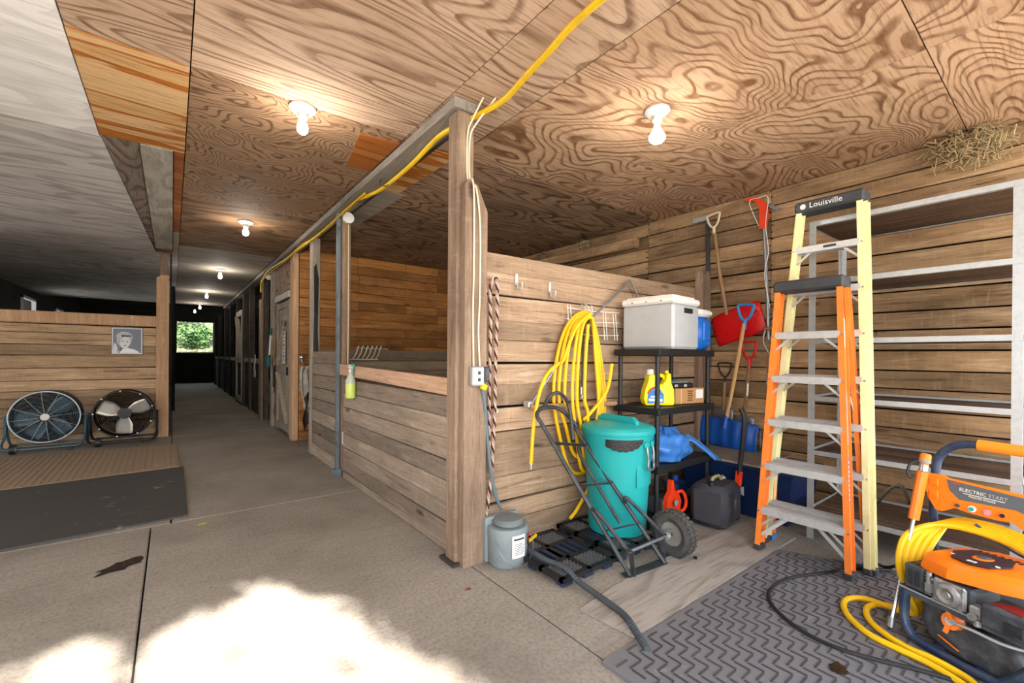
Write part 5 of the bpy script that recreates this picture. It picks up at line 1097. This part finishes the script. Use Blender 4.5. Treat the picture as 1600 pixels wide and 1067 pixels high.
# spray gun in its holder, lance down to the floor
t_ = thing('spray_gun', 'orange spray gun with steel lance standing at the left of the washer', 'spray gun', (2.6, .52, .0))
a, c = V((2.765, .48, .5)), V((2.80, .445, .80)); b = MB(); b.tube([a, a.lerp(c, .75)], .021, 10); b.build('grip', M['orange'], t_)
b = MB(); b.cyl(a.lerp(c, .76), a.lerp(c, .86), .017, n=12); b.build('steel_collar', M['chrome'], t_)
b = MB(); b.tube([a.lerp(c, .86), a.lerp(c, .93), a.lerp(c, 1.0), a.lerp(c, 1.03)], [.016, .021, .021, .016], 10); b.build('tip', M['orange'], t_)
b = MB(); b.cyl(a.lerp(c, .89), a.lerp(c, .93), .0225, n=12); b.build('adjuster', M['grey_pl'], t_)
b = MB(); b.tube(cat([a.lerp(c, .93)+V((0, .01, 0)), a.lerp(c, .85)+V((-.01, .045, 0)), a.lerp(c, .7)+V((-.01, .05, 0)), a.lerp(c, .62)+V((-.005, .03, 0))], 4), .006, 6); b.build('trigger_guard', M['blk'], t_)
b = MB(); b.cyl((2.765, .48, .5), (2.605, .525, .05), .0075, n=10); b.build('lance', M['chrome'], t_)
b = MB(); b.cyl((2.61, .524, .07), (2.598, .527, .03), .015, n=12); b.build('coupler', M['steel'], t_)
# high pressure hose
t_ = thing('pressure_hose', 'long yellow pressure hose coiled over the washer and onto the mat', 'hose', (2.55, .4, .01))
hr = .0135; b = MB()
def strand(k): 
    o = k*.028
    return [F(.52, .12+o*.6, .36+.014*k), F(.38, .20+o*.6, .435+.012*k), F(.22, .27+o*.5, .478+.008*k), F(.08, .27+o*.6, .492+.006*k), F(-.03, .22+o, .480+.002*k), F(-.075+.012*k, .12+o, .43), F(-.07+.016*k, .06+o*.6, .35)]
pts = []
for k in range(5): b = MB(); b.tube(cat(strand(k)+[F(-.06+.016*k, .05+.02*k, .27), F(-.035+.01*k, .06+.02*k, .19+.01*k)], 7), hr, 8); b.build('coil_strand', M['hose'], t_)
ha = [F(-.04, .06, .19), F(-.035, .10, .08), (2.80, .66, .03), (2.736, .722, .026), (2.634, .713, .026), (2.534, .656, .026), (2.458, .566, .026), (2.437, .475, .026), (2.42, .375, .026), (2.385, .296, .026), (2.33, .22, .026), (2.2, .05, .026)]
hb = [F(-.03, .09, .2), F(-.02, .12, .09), (2.80, .60, .03), (2.714, .639, .026), (2.60, .605, .026), (2.52, .53, .026), (2.475, .44, .026), (2.462, .37, .03), (2.43, .27, .026), (2.36, .2, .026), (2.25, .03, .026)]
for h_ in (ha, hb): b = MB(); b.tube(cat(h_, 7), hr, 8); b.build('floor_loop', M['hose'], t_)
b = MB(); b.cyl(F(.035, .07, .22), F(.07, .06, .10), hr, n=8); b.build('drop_end', M['hose'], t_)
# black wall cord and black cable over the mat
b = MB(); b.tube(cat([(2.80, .50, .56), (2.93, .55, .60), (3.1, .62, .56), (3.28, .72, .42), (3.32, .775, .22), (3.33, .76, .06), (3.32, .70, .03), (3.25, .62, .1), (3.1, .55, .24), (2.95, .5, .3)], 7), .0085, 7); tag(b.build('black_cord', M['blk'], None), 'black cord looping between the yellow ladder and the washer', 'cord')
b = MB(); b.tube(cat([(3.32, .67, .024), (3.18, .80, .022), (2.977, .893, .022), (2.748, .991, .022), (2.536, 1.006, .022), (2.398, .957, .022), (2.304, .857, .022), (2.251, .746, .022), (2.245, .626, .022), (2.285, .509, .022), (2.34, .40, .022), (2.385, .27, .022), (2.40, .1, .022)], 7), .0085, 7); tag(b.build('black_cord', M['blk'], None), 'black cord lying in a wide curve on the grey herringbone mat', 'cord')
# ================================================================ overhead air line along the beam
t_ = thing('air_line', 'thick yellow air line strung under the ceiling along the grey beam', 'hose', (1.4, 5, 2.6))
pts = [(1.33, -.5, 2.70), (1.36, .4, 2.71), (1.385, 1.0, 2.72), (1.408, 1.379, 2.735), (1.438, 1.579, 2.73), (1.457, 1.745, 2.725), (1.487, 2.005, 2.71), (1.46, 2.178, 2.70), (1.42, 2.321, 2.69), (1.385, 2.474, 2.685), (1.378, 2.64, 2.685), (1.41, 2.98, 2.685), (1.425, 3.282, 2.685), (1.43, 3.706, 2.69), (1.40, 3.922, 2.69), (1.36, 4.107, 2.69), (1.36, 4.487, 2.68), (1.39, 5.069, 2.69), (1.361, 5.754, 2.67), (1.346, 6.358, 2.69), (1.33, 7.078, 2.66), (1.31, 8.271, 2.69), (1.31, 8.9, 2.67), (1.33, 9.5, 2.6), (1.325, 9.52, 2.42)]
b = MB(); b.tube(cat(pts, 5), [.0165 if i < 75 else .013 for i in range(5*(len(pts)-1)+1)], 8); b.build('line', M['hose_air'], t_)
b = MB(); b.tube(cat([(1.345, 3.9, 2.685), (1.33, 4.5, 2.66), (1.355, 5.1, 2.67), (1.33, 5.8, 2.64), (1.35, 6.6, 2.67), (1.32, 7.5, 2.64), (1.33, 8.6, 2.66), (1.32, 9.5, 2.62)], 6), .008, 6); b.build('thin_cord', M['hose_air'], t_)
for y in (3.55, 4.1, 5.4, 6.6): b = MB(); b.tube(cat([(1.36, y, 2.70), (1.35, y, 2.665), (1.40, y, 2.655), (1.44, y, 2.70)], 3), .004, 5); b.build('tie', M['blk'], t_)
for (x, y, z, r, lb) in ((1.43, 4.655, 2.66, .055, 'round white junction box on top of the cabled post'), (1.36, 8.9, 2.62, .045, 'small white junction box under the beam near the blue scoop')):
    b = MB(); b.cyl((x, y, z), (x, y-.04, z), r, n=18); tag(b.build('junction_box', M['white'], None), lb, 'electrical box')
# cables and outlet on the cabled post
for x, lb, m_ in ((1.425, 'brown cable stapled down the cabled post, left one', 'ash_old'), (1.445, 'pale cable stapled down the cabled post, right one', 'bone')):
    b = MB(); b.tube([(x, 4.672, 2.62), (x+.004, 4.672, 1.6), (x, 4.672, .46)], .005, 6); tag(b.build('post_cable', M[m_], None), lb, 'cable')
t_ = thing('wall_outlet', 'white outlet cover low on the cabled post', 'outlet', (1.44, 4.67, .33)); b = MB(); b.box((1.437, 4.668, .39), (.085, .012, .125), None, .003); b.build('cover', M['white'], t_, smooth=0)
for z in (.42, .36): b = MB(); b.box((1.437, 4.6605, z), (.03, .003, .03)); b.build('socket', M['grey_pl'], t_, smooth=0)
# spray bottle hung on the rail
t_ = thing('spray_bottle', 'spray bottle of yellow-green liquid hanging on the pale rail', 'bottle', (1.335, 4.22, .84)); c = (1.335, 4.22, .84)
b = MB(); b.lathe([(.0001, 0), (.042, .004), (.046, .02), (.046, .14), (.044, .15)], c, 18); b.build('liquid', plain('lime_liquid', 'c9dc6a', .2), t_)
b = MB(); b.lathe([(.047, .14), (.046, .17), (.034, .20), (.016, .235), (.015, .26)], c, 18); b.build('shoulder', plain('clear_plastic', 'b7bcae', .25), t_)
b = MB(); b.lathe([(.02, .25), (.02, .275), (.012, .28)], c, 14); b.box(V(c)+V((-.0, -.01, .30)), (.03, .085, .04), None, .008); b.build('spray_head', M['white'], t_, smooth=30)
b = MB(); b.box(V(c)+V((0, -.05, .31)), (.026, .05, .025), None, .005); b.beam(V(c)+V((0, -.03, .29)), V(c)+V((0, -.05, .23)), .01, .012, (1, 0, 0)); b.build('trigger', plain('teal_trigger', '4fb0a0', .4), t_, smooth=0)
# wire rack over the divider
t_ = thing('wire_rack', 'whitish wire rack hooked over the low grey divider', 'rack', (2.06, 5.95, 1.18))
for k in range(6):
    x = 1.90+.062*k; b = MB(); b.tube(cat([(x, 5.95, 1.19), (x+.03, 5.90, 1.26), (x+.07, 5.92, 1.36), (x+.10, 5.98, 1.37), (x+.13, 6.06, 1.34)], 4), .009, 6); b.build('curved_bar', M['bone'], t_)
b = MB(); b.tube([(1.87, 5.95, 1.19), (2.25, 5.95, 1.19)], .009, 6); b.build('bottom_bar', M['white'], t_); b = MB(); b.tube([(2.0, 6.04, 1.345), (2.42, 6.0, 1.335)], .008, 6); b.build('top_bar', M['galv'], t_)
# hanging straps at the feed room wall
t_ = thing('hanging_sheet', 'torn white and dark horse sheet hanging from a chrome hook beside the corner post', 'sheet', (1.52, 6.85, .2))
M['cloth_w'] = plain('dirty_white_cloth', 'b3aea4', .9, grime=.6, gc='6a6258', gs=14); M['cloth_d'] = plain('dark_cloth', '3c342e', .9)
b = MB(); b.grid(lambda u, v: (1.47+.11*u*(1+.5*v)-.03*sin(5*v)+.02*sin(20*u), 6.86-.03*sin(9*u+4*v)+.02*sin(13*v), 1.08-.62*v-.12*u*v), 14, 18); b.build('white_part', M['cloth_w'], t_, solid=.006)
b = MB(); b.grid(lambda u, v: (1.50+.13*u+.02*sin(7*v), 6.83-.03*sin(8*u+3*v), .62-.46*v+.1*sin(3*u)), 12, 14); b.build('dark_part', M['cloth_d'], t_, solid=.006)
b = MB(); b.tube(cat([(1.60, 6.84, .75), (1.66, 6.83, .6), (1.64, 6.82, .42), (1.58, 6.82, .35), (1.55, 6.83, .5)], 5), .014, 6); b.build('strap', M['ash_old'], t_)
b = MB(); b.tube(cat([(1.50, 6.94, 1.2), (1.48, 6.86, 1.22), (1.47, 6.84, 1.16), (1.5, 6.84, 1.1)], 5), .013, 7); b.sphere((1.47, 6.84, 1.21), .035, 12, 8); b.build('chrome_hook', M['chrome'], t_)
# teal scoop on the pale post
t_ = thing('stall_scoop', 'teal scoop with white handle hanging on the pale post by the feed room', 'scoop', (1.345, 8.62, 1.0))
b = MB(); b.cyl((1.345, 8.56, 1.60), (1.34, 8.64, 1.24), .017, n=8); b.build('handle', M['white'], t_); b = MB(); b.cyl((1.345, 8.545, 1.70), (1.345, 8.56, 1.58), .024, n=8); b.build('grip', plain('dark_teal', '235a58', .5), t_)
b = MB(); b.sphere((1.325, 8.66, 1.12), .075, 14, 10, (.35, .75, 1.6)); b.build('scoop_bowl', plain('scoop_teal', '1f7f88', .4), t_)
t_ = thing('halter', 'tangle of brown and green halters hanging left of the feed room door', 'halter', (1.365, 8.4, .6)); 
for k, (z0, z1, m_) in enumerate(((1.7, 1.05, 'ash_old'), (1.5, .7, 'cloth_d'), (1.35, .6, 'cloth_w'))):
    b = MB(); y = 8.34+.06*k; b.tube(cat([(1.385, y, z0), (1.36, y+.05, (z0+z1)/2), (1.37, y+.02, z1), (1.36, y-.05, (z0+z1)/2-.05), (1.385, y-.02, z0)], 6), .014, 6); b.build('strap', M[m_], t_)
t_ = thing('rag', 'pale rag hanging on the broad plank-faced post edge', 'rag', (1.34, 10.4, .85)); b = MB(); b.grid(lambda u, v: (1.33+.01*sin(9*v), 10.2+.3*u*(.3+.7*v)+.03*sin(8*v), 1.25-.45*v-.05*abs(u-.5)), 8, 12); b.build('cloth', M['cloth_w'], t_, solid=.01)
for k, y in enumerate((9.6, 11.0)):
    t_ = thing('halter', ['dark halter hanging on the aisle side of the fresh pine post', 'second dark halter hanging on the left side of the aisle'][k], 'halter', (.0, y, .9)); b = MB(); b.tube(cat([(-.055, y, 1.55), (-.02, y+.03, 1.3), (-.015, y+.09, 1.05), (-.02, y-.02, 1.0), (-.055, y-.02, 1.5)], 6), .014, 6); b.build('strap', M['cloth_d'], t_)
# ---------------------------------------------------------------- portrait print
t_ = thing('portrait_print', 'black and white portrait print of a curly-haired person on the fan wall', 'picture', (-.515, 8.49, 1.23)); PX, PZ, PY = -.69, 1.235, 8.488
PMx = frame((PX, PY, PZ), (1, 0, 0), (0, 0, 1)); w, h = .345, .385
def g_(n, hx): return plain('print_'+n, hx, .5)
b = MB(PMx); b.box((w/2, h/2, -.004), (w, h, .008), None, .002); b.build('board', g_('edge', '6a6a6a'), t_, smooth=0)
b = MB(PMx); b.box((w/2, h/2, .0005), (w-.012, h-.012, .001)); b.build('white_border', g_('white', 'd8dadb'), t_, smooth=0)
b = MB(PMx); b.box((w/2+.0, h/2, .0015), (w-.034, h-.034, .001)); b.build('backdrop', g_('back', '6f7885'), t_, smooth=0)
def ell(cx, cy, rx, ry, z, mat, nm, a=0, n=22):
    b = MB(PMx @ Matrix.Translation((cx*w, cy*h, z)) @ Matrix.Rotation(a, 4, 'Z')); b.prism([(rx*w*cos(2*pi*k/n), ry*h*sin(2*pi*k/n)) for k in range(n)], .0006); return b.build(nm, mat, t_, smooth=0)
hm, fm, dm, wm = g_('hair', 'a9adb0'), g_('skin', 'cfd1d1'), g_('dark', '35383f'), g_('blouse', 'e4e5e6')
b = MB(PMx); b.prism([(.12*w, .05*h), (.9*w, .05*h), (.84*w, .12*h), (.70*w, .19*h), (.5*w, .24*h), (.38*w, .22*h), (.2*w, .1*h)], .0006, Matrix.Translation((0, 0, .0022))); b.build('blouse', wm, t_, smooth=0)
ell(.40, .52, .24, .26, .0024, hm, 'hair')
for k in range(14): a = -.2+k*.26; ell(.41+.19*cos(a), .66+.13*sin(a), .075, .06, .0028+.0001*k, hm if k % 3 else g_('hair_light%d' % k, 'b4b8bb'), 'curl')
for k in range(6): ell(.30+.06*k, .68+.02*(k % 2), .055, .05, .0046, g_('hair_shade%d' % k, '989da2' if k % 2 else 'b9bdc0'), 'curl')
ell(.43, .43, .155, .215, .0044, fm, 'face', -.12); ell(.42, .27, .06, .07, .0043, fm, 'neck')
for x, y in ((.36, .475), (.50, .462)): ell(x, y, .036, .012, .0052, dm, 'eye'); ell(x, y+.045, .045, .008, .0052, g_('brow%d' % int(x*100), '6b6e74'), 'brow', .1 if x < .4 else -.15)
ell(.44, .39, .018, .035, .0052, g_('nose', 'b4b7b8'), 'nose'); ell(.43, .325, .055, .014, .0052, g_('lips', '55585e'), 'mouth')
b = MB(PMx); b.prism([(.05*w, .05*h), (.16*w, .05*h), (.2*w, .2*h), (.14*w, .4*h), (.09*w, .42*h), (.07*w, .3*h)], .0006, Matrix.Translation((0, 0, .005))); b.build('raised_hand', fm, t_, smooth=0)
b = MB(PMx); b.prism([(.20*w, .05*h), (.24*w, .05*h), (.36*w, .2*h), (.33*w, .21*h)], .0006, Matrix.Translation((0, 0, .0052))); b.build('lapel', dm, t_, smooth=0)
# ---------------------------------------------------------------- drum fans
def drum_fan(cx, cz, r, label, tube_m, rim_m, blades, grille, hubm):
    t = thing('drum_fan', label, 'fan', (cx, 8.2, 0)); y0, y1 = 8.12, 8.36; RX2 = Matrix.Rotation(-pi/2, 3, 'X')   # z -> +y... 
    def ring(y, rr, tr, mat, nm): b = MB(); b.tube([(cx+rr*cos(2*pi*k/48), y, cz+rr*sin(2*pi*k/48)) for k in range(48)], tr, 6, True); return b.build(nm, mat, t)
    b = MB(); b.grid(lambda u, v: (cx+r*cos(2*pi*u), y0+(y1-y0)*v, cz+r*sin(2*pi*u)), 48, 2); b.build('drum', rim_m[0], t, solid=.004)
    ring(y0, r, .009, rim_m[1], 'front_rim'); ring(y1, r, .009, rim_m[0], 'back_rim')
    b = MB()
    for k in range(1, 15): rr = r*k/15; b.tube([(cx+rr*cos(2*pi*j/36), y1+.01, cz+rr*sin(2*pi*j/36)) for j in range(36)], .0065, 4, True)
    tag(b.build('rear_guard', rim_m[0], t), kind='stuff')
    b = MB(); b.cyl((cx, 8.17, cz), (cx, 8.33, cz), .075, n=20); b.build('motor', M['blk'], t)
    for a in blades[0]:
        d = V((cos(a), 0, sin(a))); s_ = V((-sin(a), 0, cos(a))); b = MB()
        def f(u, v, d=d, s_=s_): 
            rr = .05+(r-.085)*u; ww = (.045+.05*min(1, u*2.2))*(1 if u < .92 else .9); return V((cx, 8.22, cz))+d*rr+s_*(v-.5)*2*ww+V((0, -.05*(v-.5)*2*1.0, 0))
        b.grid(f, 8, 5); b.build('blade', blades[1], t, solid=.003)
    if grille:
        for k in range(12):
            a = 2*pi*k/12+.12; b = MB(); b.tube([(cx+.05*cos(a), y0-.02, cz+.05*sin(a)), (cx+r*.6*cos(a), y0-.022, cz+r*.6*sin(a)), (cx+r*cos(a), y0, cz+r*sin(a))], .0035, 5); b.build('guard_spoke', rim_m[1], t)
        b = MB()
        for k in range(1, 17): rr = .05+(r-.05)*k/17; b.tube([(cx+rr*cos(2*pi*j/40), y0-.02*(1-(rr/r)**4), cz+rr*sin(2*pi*j/40)) for j in range(40)], .0026, 4, True)
        tag(b.build('guard_wire', plain('guard_wire_grey', '46565f', .5), t), kind='stuff')
        b = MB(); b.lathe([(.0001, -.012), (.035, -.01), (.045, 0)], (cx, y0-.022, cz), 20, Matrix.Rotation(-pi/2, 3, 'X')); b.build('badge', M['white'], t)
    else:
        for k in range(9): a = 2*pi*k/9+.3; b = MB(); b.sphere((cx+r*.985*cos(a), y0-.012, cz+r*.985*sin(a)), .012, 8, 6); b.build('bolt', M['white'], t)
        for a in (.9, 2.2, 3.7, 5.4): b = MB(); b.tube([(cx, 8.30, cz), (cx+r*cos(a), 8.34, cz+r*sin(a))], .009, 6); b.build('motor_arm', M['blk'], t)
    b = MB(); x0, x1 = cx-r-.04, cx+r+.035
    b.tube(cat([(x0, 8.24, cz+.02), (x0, 8.2, .2), (x0-.005, 8.10, .10), (x0+.03, 8.02, .055), (x0+.12, 8.0, .05), (x1-.12, 8.0, .05), (x1-.03, 8.02, .055), (x1+.005, 8.10, .10), (x1, 8.2, .2), (x1, 8.24, cz+.02)], 5), .0145, 8); b.build('front_stand', tube_m, t)
    b = MB(); b.tube(cat([(x0, 8.24, .36), (x0, 8.32, .2), (x0+.02, 8.40, .06), (x0+.1, 8.42, .05), (x1-.1, 8.42, .05), (x1-.02, 8.40, .06), (x1, 8.32, .2), (x1, 8.24, .36)], 5), .0145, 8); b.build('rear_stand', tube_m, t)
    for s_ in (-1, 1): b = MB(); b.cyl((cx+s_*(r-.005), 8.24, cz), (cx+s_*(r+.055), 8.24, cz), .016, n=10); b.build('pivot_knob', tube_m, t)
    b = MB(); b.cyl((x0+.09, 7.97, .062), (x0+.14, 7.97, .062), .06, n=20); wv = b.build('wheel', M['blk'], t); b = MB(); b.cyl((x0+.115, 7.962, .062), (x0+.145, 7.962, .062), .034, n=14); b.build('wheel_hub', hubm, wv)
    b = MB(); b.box((x1-.12, 8.0, .019), (.05, .04, .036), None, .006); b.build('rubber_foot', M['blk'], t, smooth=0)
M['fan_blue'] = plain('slate_blue_steel', '4d6876', .4, .3, grime=.3, gc='33444c'); M['fan_dark'] = plain('dark_navy_steel', '18222c', .5)
M['blade_b'] = plain('slate_blade', '6f8795', .45, .3, grime=.3, gc='3c4c56', gs=9); M['blade_s'] = plain('bare_metal_blade', 'c9c6be', .4, .4, grime=.3, gc='7a746a', gs=9)
drum_fan(-1.285, .425, .325, 'slate blue drum fan with wire guard and white badge', M['fan_blue'], (M['fan_dark'], plain('rim_grey', 'a9b4ba', .4, .4)), ([.75, 3.22, 4.2, 5.4], M['blade_b']), True, M['galv'])
drum_fan(-.525, .41, .32, 'black drum fan without guard showing bare metal blades beside the pine post', plain('black_tube', '20242a', .4), (plain('matt_black_drum', '141210', .6), plain('black_rim', '26262a', .5)), ([.42, 2.75, 4.7], M['blade_s']), False, plain('violet_hub', '3a3450', .5))
